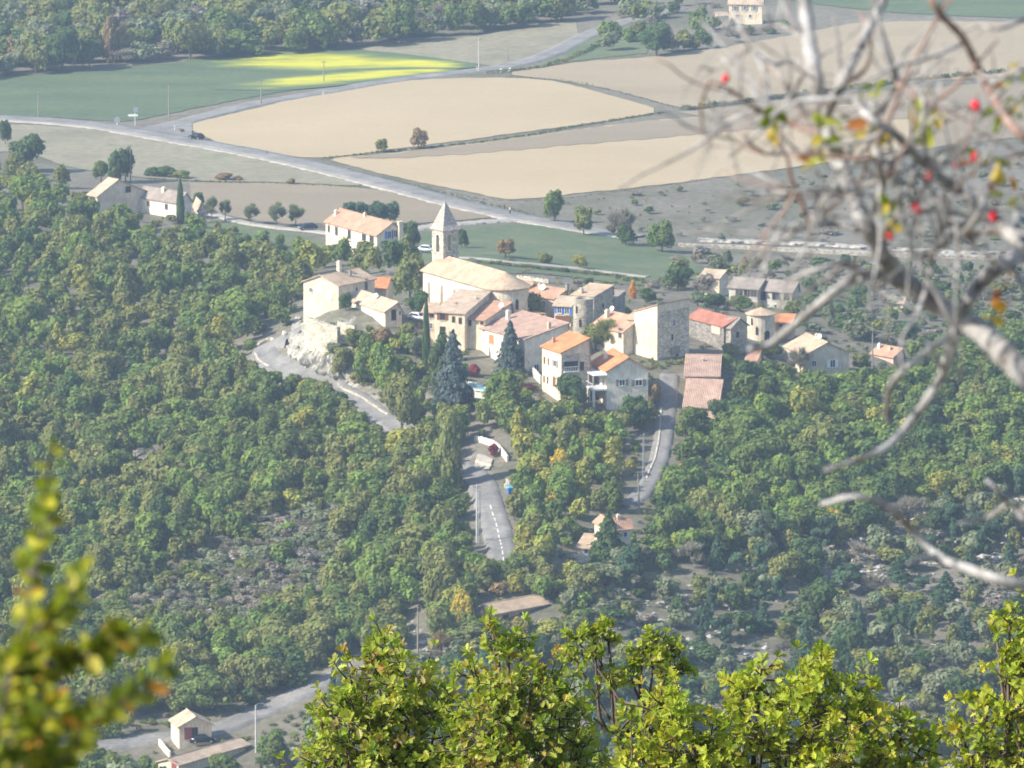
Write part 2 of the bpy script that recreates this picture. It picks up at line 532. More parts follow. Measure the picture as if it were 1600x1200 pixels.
def zt(x, y):
    """Height of the terrain sheet."""
    x = np.atleast_1d(np.asarray(x, float)); y = np.atleast_1d(np.asarray(y, float))
    i = np.clip(np.searchsorted(GX, x) - 1, 0, len(GX) - 2)
    j = np.clip(np.searchsorted(GY, y) - 1, 0, len(GY) - 2)
    u = (x - GX[i]) / (GX[i + 1] - GX[i]); v = (y - GY[j]) / (GY[j + 1] - GY[j])
    return (GZ[j, i] * (1 - u) * (1 - v) + GZ[j, i + 1] * u * (1 - v) + GZ[j + 1, i] * (1 - u) * v + GZ[j + 1, i + 1] * u * v)

def ground(px, py):
    """Where the sight line through a photo point meets the land beyond the ravine."""
    d = ray(px, py)
    t = np.linspace(940, 3300, 4200)
    t = t / d[1] * 1.0
    P = CAM + d * t[:, None]
    g = P[:, 2] - zt(P[:, 0], P[:, 1])
    k = np.argmax(g < 0)
    if k == 0:
        return P[-1]
    a = g[k - 1] / (g[k - 1] - g[k])
    q = P[k - 1] * (1 - a) + P[k] * a
    q[2] = zt(q[0], q[1])[0]
    return q

ny, nx = gx.shape
idx = np.arange(ny * nx).reshape(ny, nx)
fq = np.stack([idx[:-1, :-1], idx[:-1, 1:], idx[1:, 1:], idx[1:, :-1]], -1).reshape(-1, 4)
me = bpy.data.meshes.new('ground')
me.vertices.add(ny * nx)
me.vertices.foreach_set('co', np.stack([gx, gy, GZ], -1).reshape(-1).astype(np.float32))
me.loops.add(fq.size)
me.loops.foreach_set('vertex_index', fq.reshape(-1).astype(np.int32))
me.polygons.add(len(fq))
me.polygons.foreach_set('loop_start', np.arange(0, fq.size, 4, dtype=np.int32))
me.polygons.foreach_set('use_smooth', np.ones(len(fq), bool))
me.update(); me.validate()
tag(link('ground', me, M['ground']), kind='structure')

# ------------------------------------------------------------------ draped sheets
def drape(name, rowsA, rowsB, mat, off, nu, nv, wav=0.0):
    """A sheet between two ground lines (photo points), laid on the land."""
    A = catmull([ground(*p)[:2] for p in rowsA], nu)
    B = catmull([ground(*p)[:2] for p in rowsB], nu)
    t = np.linspace(0, 1, nv)[:, None, None]
    G = A[None] * (1 - t) + B[None] * t
    if wav:
        s = np.cumsum(np.r_[0, np.linalg.norm(np.diff(A, axis=0), axis=1)])
        G[0, :, 1] += wav * (np.sin(s * .9) + .7 * np.sin(s * .37 + 1))
        G[-1, :, 1] += wav * (np.sin(s * .8 + 2) + .7 * np.sin(s * .31 + 1))
    z = zt(G[..., 0].ravel(), G[..., 1].ravel()) + off
    V = np.concatenate([G.reshape(-1, 2), z[:, None]], 1)
    ix = np.arange(nu * nv).reshape(nv, nu)
    Fq = np.stack([ix[:-1, :-1], ix[:-1, 1:], ix[1:, 1:], ix[1:, :-1]], -1).reshape(-1, 4)
    me = raw_mesh(name, V, Fq.tolist())
    me.polygons.foreach_set('use_smooth', [True] * len(me.polygons))
    o = link(name, me, mat)
    return tag(o, kind='structure')

def lane(pts_px, n):
    return catmull([ground(*p)[:2] for p in pts_px], n)

def strip(name, line, w0, w1, mat, off, cross=5, edge=0.0, kind='structure'):
    """A ribbon along a ground line between two lateral offsets (metres)."""
    T = np.gradient(line, axis=0)
    T /= np.linalg.norm(T, axis=1)[:, None] + 1e-9
    N = np.stack([-T[:, 1], T[:, 0]], 1)
    s = np.cumsum(np.r_[0, np.linalg.norm(np.diff(line, axis=0), axis=1)])
    rows = []
    for k, q in enumerate(np.linspace(0, 1, cross)):
        w = w0 * (1 - q) + w1 * q
        if edge and k in (0, cross - 1):
            w = w + edge * (np.sin(s * 1.3 + k) + .8 * np.sin(s * .47 + 2 * k) + .6 * np.sin(s * 3.1))
            w = w[:, None]
        rows.append(line + N * w)
    G = np.stack(rows)
    # the cross-section is kept level with the highest land under it
    z = zt(G[..., 0].ravel(), G[..., 1].ravel()).reshape(G.shape[:2])
    zz = z * 0.35 + z.mean(0)[None] * 0.65
    zz = np.maximum(zz, z) + off
    lo_, hi_ = line + N * (w0 - .5), line + N * (w1 + .5)
    G = np.concatenate([lo_[None], G, hi_[None]])
    zs = zt(np.r_[lo_[:, 0], hi_[:, 0]], np.r_[lo_[:, 1], hi_[:, 1]]) - .15
    zz = np.concatenate([zs[None, :len(line)], zz, zs[None, len(line):]])
    V = np.concatenate([G, zz[..., None]], -1).reshape(-1, 3)
    nv, nu = G.shape[:2]
    ix = np.arange(nu * nv).reshape(nv, nu)
    Fq = np.stack([ix[:-1, :-1], ix[:-1, 1:], ix[1:, 1:], ix[1:, :-1]], -1).reshape(-1, 4)
    me = raw_mesh(name, V, Fq.tolist())
    me.polygons.foreach_set('use_smooth', [True] * len(me.polygons))
    return tag(link(name, me, mat), kind=kind)
DBG = []
# ------------------------------------------------------------------ fields and roads
drape('meadow', [(-420,262),(10,238),(120,264),(260,281),(420,285),(560,291)], [(-420,176),(10,194),(190,206),(320,232),(440,255),(565,287)], M['dry_meadow'], .14, 160, 40, .3)
drape('ploughed_field', [(300,324),(400,346),(500,354),(640,350),(765,341)], [(296,286),(440,287),(540,292),(650,307),(772,334)], M['plough'], .15, 150, 40, .3)
drape('crop_field', [(-420,160),(-20,180),(100,185),(190,190),(260,179),(400,151),(600,121),(742,106)], [(-420,140),(-20,124),(150,109),(300,96),(480,80),(600,82),(720,97),(742,103)], M['green_crop'], .14, 200, 50, .4)
for lo_, hi_ in (([(285,103),(370,110),(440,114),(540,116),(650,113),(745,106)], [(290,94),(360,85),(430,79),(510,77),(610,83),(745,100)]), ([(330,141),(440,142),(520,136),(600,127),(715,112)], [(340,135),(420,122),(520,111),(620,107),(715,107)])):
    o = drape('mustard_patch', lo_, hi_, M['mustard'], .20 if lo_[0][1] < 120 else .24, 130, 30)
    at = o.data.attributes.new('bloom', 'FLOAT', 'POINT')
    U, Vv = np.meshgrid(np.linspace(0, 1, 130), np.linspace(0, 1, 30))
    e_ = np.minimum(np.minimum(U * 3.2, (1 - U) * 9), np.minimum(Vv, 1 - Vv) * 3.0)
    at.data.foreach_set('value', np.clip(e_, 0, 1).ravel().astype(np.float32))
drape('stubble_field', [(290,199),(350,226),(430,241),(500,247),(620,233),(760,215),(900,196),(1022,177)], [(288,195),(400,170),(520,141),(640,126),(780,122),(860,127),(940,146),(1022,169)], M['wheat'], .14, 200, 50, .3)
drape('stubble_field', [(516,251),(640,282),(740,302),(800,312),(900,303),(1060,286),(1260,259),(1420,234)], [(525,247),(640,237),(800,217),(1000,191),(1150,178),(1300,166),(1420,158)], M['wheat'], .14, 200, 40, .3)
drape('tilled_strip', [(560,249),(660,246),(800,236),(1000,219),(1150,206),(1420,186)], [(545,246),(640,238),(800,218),(1000,192),(1150,179),(1420,159)], M['plough'], .22, 160, 10, .8)
drape('stubble_field', [(800,118),(900,130),(1000,152),(1072,168),(1200,150),(1400,131),(1640,117),(2000,100)], [(800,113),(920,96),(1000,91),(1150,71),(1260,51),(1350,36),(1640,36),(2000,40)], M['plough_tan'], .14, 200, 44, .4)
drape('fallow_field', [(1420,238),(1500,225),(1640,212),(2000,190)], [(1060,176),(1250,155),(1640,124),(2000,106)], M['plough'], .13, 120, 30, .3)
drape('upper_meadow', [(1180,-6),(1400,20),(1640,30),(2000,34)], [(1180,-60),(1400,-60),(1640,-60),(2000,-60)], M['green_crop'], .16, 80, 30, .3)
drape('verge_meadow', [(590,84),(720,98),(800,104),(860,86),(905,58)], [(560,76),(700,62),(800,48),(860,36),(900,34)], M['dry_meadow'], .13, 90, 26, .4)
drape('verge_meadow', [(820,108),(930,92),(1010,84)], [(880,88),(930,56),(1040,30)], M['lawn'], .13, 70, 20, .3)
drape('lawn', [(640,425),(760,428),(900,434),(1020,447),(1110,430)], [(660,362),(800,352),(880,354),(960,372),(1080,402)], M['lawn'], .14, 150, 50, .5)
drape('lawn', [(1150,505),(1240,500),(1330,486)], [(1260,455),(1320,446),(1350,452)], M['lawn'], .15, 50, 20, .3)
drape('lawn', [(300,371),(420,384),(520,400)], [(330,344),(430,360),(510,378)], M['lawn'], .15, 70, 20, .3)

main_road = lane([(-420,170),(-40,184),(60,188),(150,196),(215,207),(300,222),(400,240),(500,262),(600,287),(700,314),(780,333),(850,347),(920,360),(1000,371)], 420)
strip('road', main_road, -3.4, 3.4, M['asphalt'], .34, edge=.08)
strip('verge', main_road, -5.2, -3.3, M['gravel'], .25, 3, .35)
east_road = lane([(215,207),(262,198),(330,180),(400,163),(500,146),(600,129),(700,116),(760,109),(820,98),(870,80),(920,55),(980,34),(1060,14)], 420)
strip('road', east_road, -3.0, 3.0, M['asphalt'], .30, edge=.08)
drape('road', [(205,207),(240,212),(300,220)], [(205,205),(260,192),(300,186)], M['asphalt'], .28, 60, 14)
strip('track', lane([(640,360),(690,352),(750,348),(800,345),(845,347)], 120), -1.6, 1.6, M['gravel'], .3, edge=.3)
strip('track', lane([(325,333),(370,346),(430,356),(490,362),(570,373)], 120), -1.3, 1.3, M['gravel'], .3, edge=.08)
strip('track', lane([(715,404),(790,410),(860,416),(930,424),(1012,434)], 120), -1.0, 1.0, M['gravel'], .3, edge=.08)
strip('track', lane([(1060,383),(1150,386),(1260,391),(1400,397),(1560,402)], 150), -2.2, 1.6, M['gravel'], .3, edge=.5)
strip('terrace', lane([(1090,376),(1200,380),(1300,384),(1440,393),(1600,398)], 150), -1.4, 1.4, M['gravel'], .5, edge=.9)

village_road = lane([(462,527),(440,531),(421,540),(411,552),(418,566),(440,577),(475,589),(510,603),(545,622),(580,643),(610,663),(640,690),(680,716),(725,735),(752,756),(765,790),(775,820),(782,850),(787,880),(790,898)], 530)
strip('road', village_road, -2.3, 2.2, M['asphalt'], .32, edge=.06)
# dashed centre line on the lower stretch
bmv = []; bmf = []
seg = village_road[400:]
sl = np.cumsum(np.r_[0, np.linalg.norm(np.diff(seg, axis=0), axis=1)])
s0 = 0.0
while s0 + 2.6 < sl[-1]:
    q = np.stack([np.interp(np.linspace(s0, s0 + 2.2, 4), sl, seg[:, k]) for k in (0, 1)], 1)
    T = np.gradient(q, axis=0); T /= np.linalg.norm(T, axis=1)[:, None]
    N = np.stack([-T[:, 1], T[:, 0]], 1)
    for r in (-.09, .09):
        pp = q + N * r
        zz = zt(pp[:, 0], pp[:, 1])
        bmv += [(x, y, z) for (x, y), z in zip(pp, zz)]
    b0 = len(bmv) - 8
    for k in range(3):
        bmf.append((b0 + k, b0 + k + 1, b0 + k + 5, b0 + k + 4))
    s0 += 3.6
road_me = bpy.data.objects['road.003'].data if 'road.003' in bpy.data.objects else None
from mathutils.bvhtree import BVHTree
def top_of(o_name):
    o = bpy.data.objects[o_name]
    return BVHTree.FromPolygons([v.co.copy() for v in o.data.vertices], [tuple(p.vertices) for p in o.data.polygons])
vr_obj = [o for o in bpy.data.objects if o.name.startswith('road')][-1]
VR = top_of(vr_obj.name)
def on_bvh(bv, x, y):
    h = bv.ray_cast(Vector((x, y, 200)), Vector((0, 0, -1)))
    return h[0].z if h[0] is not None else zt(x, y)[0]
bmv = [(x, y, on_bvh(VR, x, y) + .03) for x, y, z in bmv]
tag(link('road_marking', raw_mesh('road_marking', bmv, bmf), M['paint_line']), kind='structure')

lane_px = [(1046,586),(1044,620),(1040,655),(1036,690),(1028,725),(1016,752),(1000,775),(975,792)]
east_lane = lane(lane_px, 200)
strip('road', east_lane, -1.5, 1.4, M['asphalt'], .32, edge=.06)
low_road = lane([(60,1178),(160,1166),(260,1152),(330,1142),(390,1122),(440,1100),(490,1072),(530,1055)], 260)
strip('road', low_road, -2.1, 2.1, M['asphalt'], .32, edge=.08)
drape('driveway', [(740,734),(752,736),(764,736)], [(746,712),(757,714),(770,720)], M['gravel'], .36, 30, 14)

# ------------------------------------------------------------------ buildings
class House:
    """Corners L, C, R: eave corners as sighted; ze: eave height; local x runs C->R, local y runs C->L."""
    def __init__(s, name, label, cat, L, C, R, ze, roof, rise, wall, tile, f=.5, over=.35, drop=None, square=True, group=None, th=.2, zb=None):
        c, l, r = (at_z(*q, ze) for q in (C, L, R))
        u, v = (l - c)[:2], (r - c)[:2]
        if square:
            if np.linalg.norm(u) >= np.linalg.norm(v) * .8:
                e = u / np.linalg.norm(u); p = np.array([e[1], -e[0]])
                if p @ v < 0: p = -p
                k = v[0] / p[0] if abs(p[0]) > .25 else v @ p
                v = p * np.clip(k, 2.0, 17)
            else:
                e = v / np.linalg.norm(v); p = np.array([-e[1], e[0]])
                if p @ u < 0: p = -p
                k = u[0] / p[0] if abs(p[0]) > .25 else u @ p
                u = p * np.clip(k, 2.0, 17)
        s.lx, s.ly = float(np.linalg.norm(v)), float(np.linalg.norm(u))
        s.rz = math.atan2(v[1], v[0])
        corners = [c[:2], c[:2] + u, c[:2] + v, c[:2] + u + v]
        g = min(zt(q[0], q[1])[0] for q in corners) - .8
        s.zb = g if zb is None else zb
        if drop: s.zb = ze - drop
        s.H = ze - s.zb
        s.o = thing(name, label, cat, (c[0], c[1], s.zb), s.rz, group)
        s.Mw = Matrix.Translation((c[0], c[1], s.zb)) @ Matrix.Rotation(s.rz, 4, 'Z')
        s.Mi = s.Mw.inverted()
        s.axis, s.rise, s.f = roof[-1], rise, f
        s.wallmat, s.tile, s.over, s.th = wall, tile, over, th
        s.build(roof)
        gz = zt(c[0], c[1])[0]; DBG.append('%-52s d=%6.0f lx=%4.1f ly=%4.1f ze=%5.1f ground=%5.1f wall=%4.1f basepy=%5.0f Rpx=%s' % (label[:52], c[1], s.lx, s.ly, ze, gz, ze - gz, proj((c[0], c[1], gz))[1], tuple(round(q) for q in proj((c[0] + v[0], c[1] + v[1], ze)))))

    def h(s, x, y):
        t, n = (x, s.lx) if s.axis == 'y' else (y, s.ly)
        k = s.f * n
        if s.f <= 0:
            return s.H + s.rise * (n - t) / n
        if t <= k or s.f >= 1:
            return s.H + s.rise * t / max(k, 1e-6)
        return s.H + s.rise * (n - t) / (n - k)

    def build(s, roof):
        bm = bmesh.new()
        lx, ly, H = s.lx, s.ly, s.H
        o, t = s.over, s.th
        n = lx if s.axis == 'y' else ly
        prof = [(0, 0), (0, H), (s.f * n, H + s.rise), (n, H if s.f < 1 else H + s.rise), (n, 0)]
        if s.f >= 1: prof.pop(2)
        if s.f <= 0: prof = [(0, 0), (0, H + s.rise), (n, H), (n, 0)]
        sl = s.rise / max(s.f * n, .1)
        sl2 = s.rise / max((1 - s.f) * n, .1) if s.f < 1 else 0
        top = [(-o, H - o * sl), (s.f * n + (o if s.f >= 1 else 0), H + s.rise + (o * sl if s.f >= 1 else 0))]
        if s.f < 1: top.append((n + o, H - o * sl2))
        if s.f <= 0: top = [(-o, H + s.rise + o * sl2), (n + o, H - o * sl2)]
        rp = [(a, b + .015) for a, b in top] + [(a, b + .015 + t) for a, b in top[::-1]]
        b2 = bmesh.new()
        if s.axis == 'y':
            prism(bm, [(a, 0, b) for a, b in prof], (0, 0, 0), (0, ly, 0))
            prism(b2, [(a, 0, b) for a, b in rp], (0, -o, 0), (0, ly + o, 0))
        else:
            prism(bm, [(0, a, b) for a, b in prof], (0, 0, 0), (lx, 0, 0))
            prism(b2, [(0, a, b) for a, b in rp], (-o, 0, 0), (lx + o, 0, 0))
        s.wall = obj('wall', bm, M[s.wallmat], s.o)
        s.roof = obj('roof', b2, M[s.tile + ('_y' if s.axis == 'y' else '_x')], s.o)
        # ridge cap
        if 0 < s.f < 1:
            b3 = bmesh.new()
            q = s.f * n
            if s.axis == 'y':
                tube(b3, [(q, -o - .03, H + s.rise + t), (q, ly + o + .03, H + s.rise + t)], .13, 6)
            else:
                tube(b3, [(-o - .03, q, H + s.rise + t), (lx + o + .03, q, H + s.rise + t)], .13, 6)
            obj('ridge_cap', b3, M[s.tile + '_y'], s.roof)

    def face_hit(s, face, px, py):
        """Local point where the sight line meets a wall plane: 'l' is x=0, 'r' is y=0."""
        a = s.Mi @ Vector(CAM)
        d = (s.Mi @ Vector(CAM + ray(px, py) * 1200)) - a
        t = (-a.x / d.x) if face == 'l' else (-a.y / d.y)
        return a + d * t

    def roof_hit(s, px, py):
        a = s.Mi @ Vector(CAM)
        d = (s.Mi @ Vector(CAM + ray(px, py) * 1200)) - a
        best = None
        for k in range(3000):
            t = .78 + k * .0003
            p = a + d * t
            if -1 < p.x < s.lx + 1 and -1 < p.y < s.ly + 1 and p.z < s.h(p.x, p.y) + s.th:
                return p
        return Vector((s.lx / 2, s.ly / 2, s.h(s.lx / 2, s.ly / 2)))

    def slab(s, bm, face, a0, a1, z0, z1, d0, d1):
        """A block on a wall: a along the wall, d outward."""
        if face == 'l': box(bm, -d1, -d0, a0, a1, z0, z1)
        else: box(bm, a0, a1, -d1, -d0, z0, z1)

    def window(s, face, px, py, w, h, shut=None, frame='frame_white', name='window', pane='glass', arch=False, bars=True):
        p = s.face_hit(face, px, py)
        a = p.y if face == 'l' else p.x
        n = s.ly if face == 'l' else s.lx
        a = min(max(a, w / 2 + .1), n - w / 2 - .1)
        z = p.z
        z0, z1, a0, a1 = z - h / 2, z + h / 2, a - w / 2, a + w / 2
        bm = bmesh.new()
        if arch:
            pts = [(a0, z0), (a1, z0), (a1, z1 - w / 2)] + [(a + w / 2 * math.cos(q), z1 - w / 2 + w / 2 * math.sin(q)) for q in np.linspace(.3, math.pi - .3, 6)] + [(a0, z1 - w / 2)]
            P = [((0, i, j) if face == 'l' else (i, 0, j)) for i, j in pts]
            e = Vector((-1, 0, 0)) if face == 'l' else Vector((0, -1, 0))
            prism(bm, P, e * -.05, e * .06)
            o = obj(name, bm, M[pane], s.wall)
            return o
        fr = .09
        s.slab(bm, face, a0, a0 + fr, z0, z1, -.02, .10)
        s.slab(bm, face, a1 - fr, a1, z0, z1, -.02, .10)
        s.slab(bm, face, a0 + fr, a1 - fr, z1 - fr, z1, -.02, .10)
        s.slab(bm, face, a0 + fr, a1 - fr, z0, z0 + fr, -.02, .10)
        if bars and w > .8:
            s.slab(bm, face, a - .035, a + .035, z0 + fr, z1 - fr, -.02, .09)
        o = obj(name, bm, M[frame], s.wall)
        bm = bmesh.new()
        s.slab(bm, face, a0 + fr, a1 - fr, z0 + fr, z1 - fr, -.03, .045)
        obj('pane', bm, M[pane], o)
        if w > .6:
            bm = bmesh.new()
            s.slab(bm, face, a0 - .08, a1 + .08, z0 - .1, z0 - .002, -.02, .14)
            obj('sill', bm, M['concrete'], o)
        if shut:
            for sgn in (-1, 1):
                bm = bmesh.new()
                e = a0 - w / 2 - .02 if sgn < 0 else a1 + .02
                s.slab(bm, face, e, e + w / 2, z0, z1, .01, .06)
                for q in range(3):
                    zz = z0 + h * (.18 + .32 * q)
                    s.slab(bm, face, e + .03, e + w / 2 - .03, zz, zz + .08, .055, .085)
                obj('shutter', bm, M[shut], o)
        return o

    def panel(s, face, px, py, w, h, mat, name, out=.05):
        p = s.face_hit(face, px, py)
        a = p.y if face == 'l' else p.x
        bm = bmesh.new()
        s.slab(bm, face, a - w / 2, a + w / 2, p.z - h / 2, p.z + h / 2, -.02, out)
        for q in range(1, 5):
            e = a - w / 2 + w * q / 5
            s.slab(bm, face, e - .02, e + .02, p.z - h / 2 + .05, p.z + h / 2 - .05, out - .01, out + .025)
        return obj(name, bm, M[mat], s.wall)

    def chimney(s, px, py, w=.6, h=1.2, mat='beige', cap=True):
        p = s.roof_hit(px, py)
        bm = bmesh.new()
        z = s.h(p.x, p.y)
        box(bm, p.x - w / 2, p.x + w / 2, p.y - w / 2, p.y + w / 2, z - .3, z + h)
        if cap:
            box(bm, p.x - w / 2 - .08, p.x + w / 2 + .08, p.y - w / 2 - .08, p.y + w / 2 + .08, z + h - .12, z + h + .002)
            box(bm, p.x - w / 3, p.x + w / 3, p.y - w / 3, p.y + w / 3, z + h, z + h + .25)
        return obj('chimney', bm, M[mat], s.roof)

    def dish(s, px, py, r=.45):
        """A satellite dish on a short mast, facing south."""
        p = s.roof_hit(px, py)
        z = s.h(p.x, p.y)
        bm = bmesh.new()
        q = Vector((p.x, p.y, z + .9))
        d = (s.Mi.to_3x3() @ Vector((-.55, -.75, .35))).normalized()
        a = d.cross(Vector((0, 0, 1))).normalized(); b = d.cross(a)
        rings = []
        for rr, dd in ((.04, -.16), (.5, -.12), (.85, -.04), (1, .0)):
            rings.append([bm.verts.new(q + (a * math.cos(k * math.pi / 7) + b * math.sin(k * math.pi / 7)) * r * rr + d * dd * r * 1.5) for k in range(14)])
        for i in range(3):
            for k in range(14):
                bm.faces.new((rings[i][k], rings[i][(k + 1) % 14], rings[i + 1][(k + 1) % 14], rings[i + 1][k]))
        bm.faces.new(rings[0])
        tube(bm, [(p.x, p.y, z - .2), (p.x, p.y, z + .6), q - d * .2], .045, 6)
        tube(bm, [q - b * r * .9 + d * .02, q + d * .55], .02, 5)
        return obj('satellite_dish', bm, M['frame_white'], s.o)

HG = 'stone and rendered houses of the village'
# house on the cliff
h = House('house', 'pale rendered house on top of the white cliff, above the hairpin bend', 'house', (474,440), (529,447), (585,439), 4.5, 'gable_x', 1.6, 'beige', 'tile_pale', f=.5, group=HG, square=True)
h.window('l', 515, 460, 1.3, 1.7, pane='frame_white', name='window')
h.window('l', 486, 453, .9, 1.0)
h.window('r', 572, 444, .7, 2.2, frame='wood_brown')
h.window('r', 557, 452, .8, 1.0)
h.chimney(523, 424, .7, 2.0, 'white'); h.chimney(547, 432, .4, 1.2, 'stone_dark_and_shaded')
h1 = h
h = House('house', 'small house with a bright red-orange roof half hidden behind the cliff house', 'house', (577,447), (603,452), (614,440), 1.6, 'gable_y', 1.3, 'beige', 'tile_orange', group=HG)
h = House('house', 'low house with white garage doors beside the cliff house', 'house', (547,469), (602,487), (630,463), 1.5, 'gable_y', 1.5, 'cream', 'tile_beige', f=.75, group=HG)
h.panel('l', 571, 491, 2.4, 2.6, 'frame_white', 'garage_door')
h.panel('l', 560, 487, 1.5, 2.6, 'frame_white', 'garage_door')
h.window('r', 615, 492, 1.0, 2.1, frame='wood_brown', name='door', pane='dark')
h.window('r', 626, 489, .6, 1.0)
h.dish(597, 462, .5)

# house row below the church
h = House('house', 'tall cream house directly below the church with a row of small windows', 'house', (680,482), (726,490.5), (767,471), 2.2, 'gable_y', 1.9, 'cream', 'tile_beige', f=.97, group=HG)
for (x, y, w, hh, sh) in ((691.5,494,1.1,1.5,'wood_brown'),(708.5,499,.6,1.2,None),(719,501,.6,1.2,None),(691.5,516,1.1,1.5,None),(705,523,.8,1.2,None)):
    h.window('l', x, y, w, hh, sh, frame='wood_brown')
h.chimney(711, 475, .6, .5, 'tile_beige_x', False); h.chimney(743, 468, .5, .6, 'beige')
h = House('house', 'narrow annexe with a satellite dish at the church end of the cream house', 'house', (661,486), (680,489), (686,481), 1.8, 'gable_y', .8, 'cream', 'tile_pale', f=.95, group=HG)
h.window('l', 674.5, 492, .9, 1.1, frame='wood_brown'); h.window('l', 672, 509, .9, 1.2)
h.dish(677, 474, .5)
h = House('house', 'cream house with one slim window and a pinkish roof between two taller houses', 'house', (726,492), (757,501), (800,487), .9, 'gable_y', 1.7, 'cream', 'tile_salmon', f=.96, group=HG)
h.window('l', 734.5, 504, .6, 1.3, frame='wood_brown'); h.window('l', 753, 505, .7, .6, frame='wood_brown')
h.dish(783, 483, .55)
h = House('house', 'big house with a wide pink roof and an orange shutter behind the dark spruce', 'house', (749,512), (820,531), (889,521), -.6, 'gable_y', 2.2, 'white', 'tile_pink', f=.985, group=HG)
h.window('l', 768, 530, 1.6, 1.7, frame='wood_orange', pane='wood_orange', bars=False)
h.window('l', 756, 516, .5, .5, frame='wood_brown')
h.window('l', 783, 563, 1.2, 1.4); h.window('l', 797, 568, 1.2, 2.0, frame='wood_brown')
h.window('r', 850, 545, 1.0, 1.3); h.window('r', 838, 575, 1.1, 1.5)
h.chimney(794, 499, .7, 1.7, 'white'); h.chimney(858, 514, .55, 1.3, 'beige')
# back row
h = House('house', 'house with blue shutters beside the round stone tower', 'house', (866,475), (892,479), (905,472), 1.6, 'gable_y', 1.2, 'cream', 'tile_beige', f=.6, group=HG)
h.window('l', 874, 483.5, .95, 1.5, 'blue_paint', pane='dark'); h.window('l', 886, 485, .95, 1.5, 'blue_paint', pane='dark')
h.panel('l', 880, 498, 3.0, 1.2, 'wood_brown', 'balcony_railing', .25)
h = House('house', 'long low house with orange tiles between the church apse and the blue shutters', 'house', (809,459), (866,467), (886,456), 1.4, 'gable_y', 1.3, 'cream', 'tile_salmon', f=.9, group=HG)
h.dish(863, 447, .65); h.chimney(843, 452, .4, 1.1, 'beige'); h.chimney(886, 453, .5, 1.2, 'stone_dark_and_shaded')
h.window('l', 850, 474, .9, 1.1)
h = House('house', 'small orange-roofed house touching the church apse', 'house', (803,446), (826,452), (836,444), 2.2, 'gable_y', 1.0, 'cream', 'tile_salmon', group=HG)
h.window('l', 815, 456, .7, .9)
h = House('house', 'shaded stone house rising behind the round tower', 'house', (893,461), (928,464), (958,455), 3.1, 'gable_y', 1.0, 'stone', 'tile_pale', f=.97, group=HG, over=.2)
h.window('r', 942, 478, .7, 1.0, frame='wood_brown'); h.chimney(908, 458, .7, 1.0, 'stone_pale')
h = House('house', 'dark gabled stone house farthest along the ridge behind the round tower', 'house', (952,464), (960,468), (977,460), 1.3, 'gable_y', .6, 'stone_dark_and_shaded', 'tile_grey', f=.9, group=HG, over=.15)  # walls take the darker stone to paint in their shade
# middle group
h = House('house', 'orange-roofed house with a tall chimney and dish next to the big tower house', 'house', (926,508), (974,519), (1002,504), .6, 'gable_y', 2.2, 'cream', 'tile_salmon', f=.9, group=HG)
h.chimney(949, 496, .7, 1.5, 'cream'); h.dish(956, 488, .5)
h.window('l', 969, 520, 1.0, 2.0, frame='wood_grey'); h.window('l', 931, 520, .8, 1.3, frame='wood_brown'); h.window('l', 948, 525, .6, .9)
h = House('house', 'low cream lean-to against the sunlit side of the big tower house', 'house', (981,496), (996,500), (1010,494), 2.6, 'gable_y', .8, 'cream', 'tile_pale', f=.95, group=HG)
h.window('l', 988, 517, .8, 1.6, frame='frame_white')
h = House('house', 'tall square tower house of grey stone with one sunlit cream side', 'house', (991,487), (1027,492), (1078,491), 4.3, 'gable_x', 1.8, 'cream', 'tile_salmon', f=0, square=True, group=HG, over=.18)
h.window('r', 1053, 504, .9, 1.5); h.window('r', 1050, 527, .8, 1.4, frame='stone_pale')
h.panel('r', 1053, 547, 2.4, 1.2, 'wood_grey', 'balcony_railing', .6)
h.window('r', 1058, 549, .9, 1.9, name='door', frame='wood_grey', pane='dark')
bm = bmesh.new(); h.slab(bm, 'r', .02, h.lx + .04, .05, h.H + .4, .0, .02); obj('stone_facing', bm, M['stone_pale'], h.wall)
h = House('house', 'long house with a red roof and a pale garage beside the tower house', 'house', (1075,496), (1131,510.5), (1150,500), -.4, 'gable_y', 1.2, 'stone_dark_and_shaded', 'tile_red', f=.9, group=HG)  # the shaded wall is coloured in with the darker stone
h.panel('l', 1119, 515, 2.9, 1.6, 'cream', 'garage_door', .1)
h.window('r', 1140, 520, .7, .9)
h = House('house', 'grey gabled barn joined to the end of the red-roofed house', 'barn', (1132,510), (1142,513), (1168,508), -.6, 'gable_y', 1.5, 'stone', 'tile_grey', group=HG)
h.window('r', 1152, 523, .9, 1.2, frame='wood_brown', pane='dark')
# front houses
h = House('house', 'three-storey cream house with an orange roof and an open loggia', 'house', (847,541), (877,551.5), (921,547), .6, 'gable_y', 2.2, 'cream', 'tile_orange', f=.985, group=HG)
for (x, y) in ((851,563),(857,565),(850.5,592),(856,594)):
    h.window('l', x, y, .45, 1.3, frame='wood_brown', pane='dark')
h.window('l', 867.5, 568, 1.2, 1.3, 'wood_grey')
h.window('l', 866, 596, 1.1, 2.0, name='door', pane='wood_brown', arch=True)
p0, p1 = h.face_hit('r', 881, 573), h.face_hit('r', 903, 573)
bm = bmesh.new(); h.slab(bm, 'r', p0.x, p1.x, p0.z - .9, p0.z + .9, -.05, .06); lo = obj('loggia', bm, M['dark'], h.wall)  # open recess drawn as a near-black slab, its shade painted on
bm = bmesh.new(); h.slab(bm, 'r', p0.x - .1, p1.x + .1, p0.z - 1.1, p0.z - .92, .0, .5)
for k in range(9):
    e = p0.x + (p1.x - p0.x) * k / 8
    h.slab(bm, 'r', e - .03, e + .03, p0.z - .92, p0.z - .1, .42, .48)
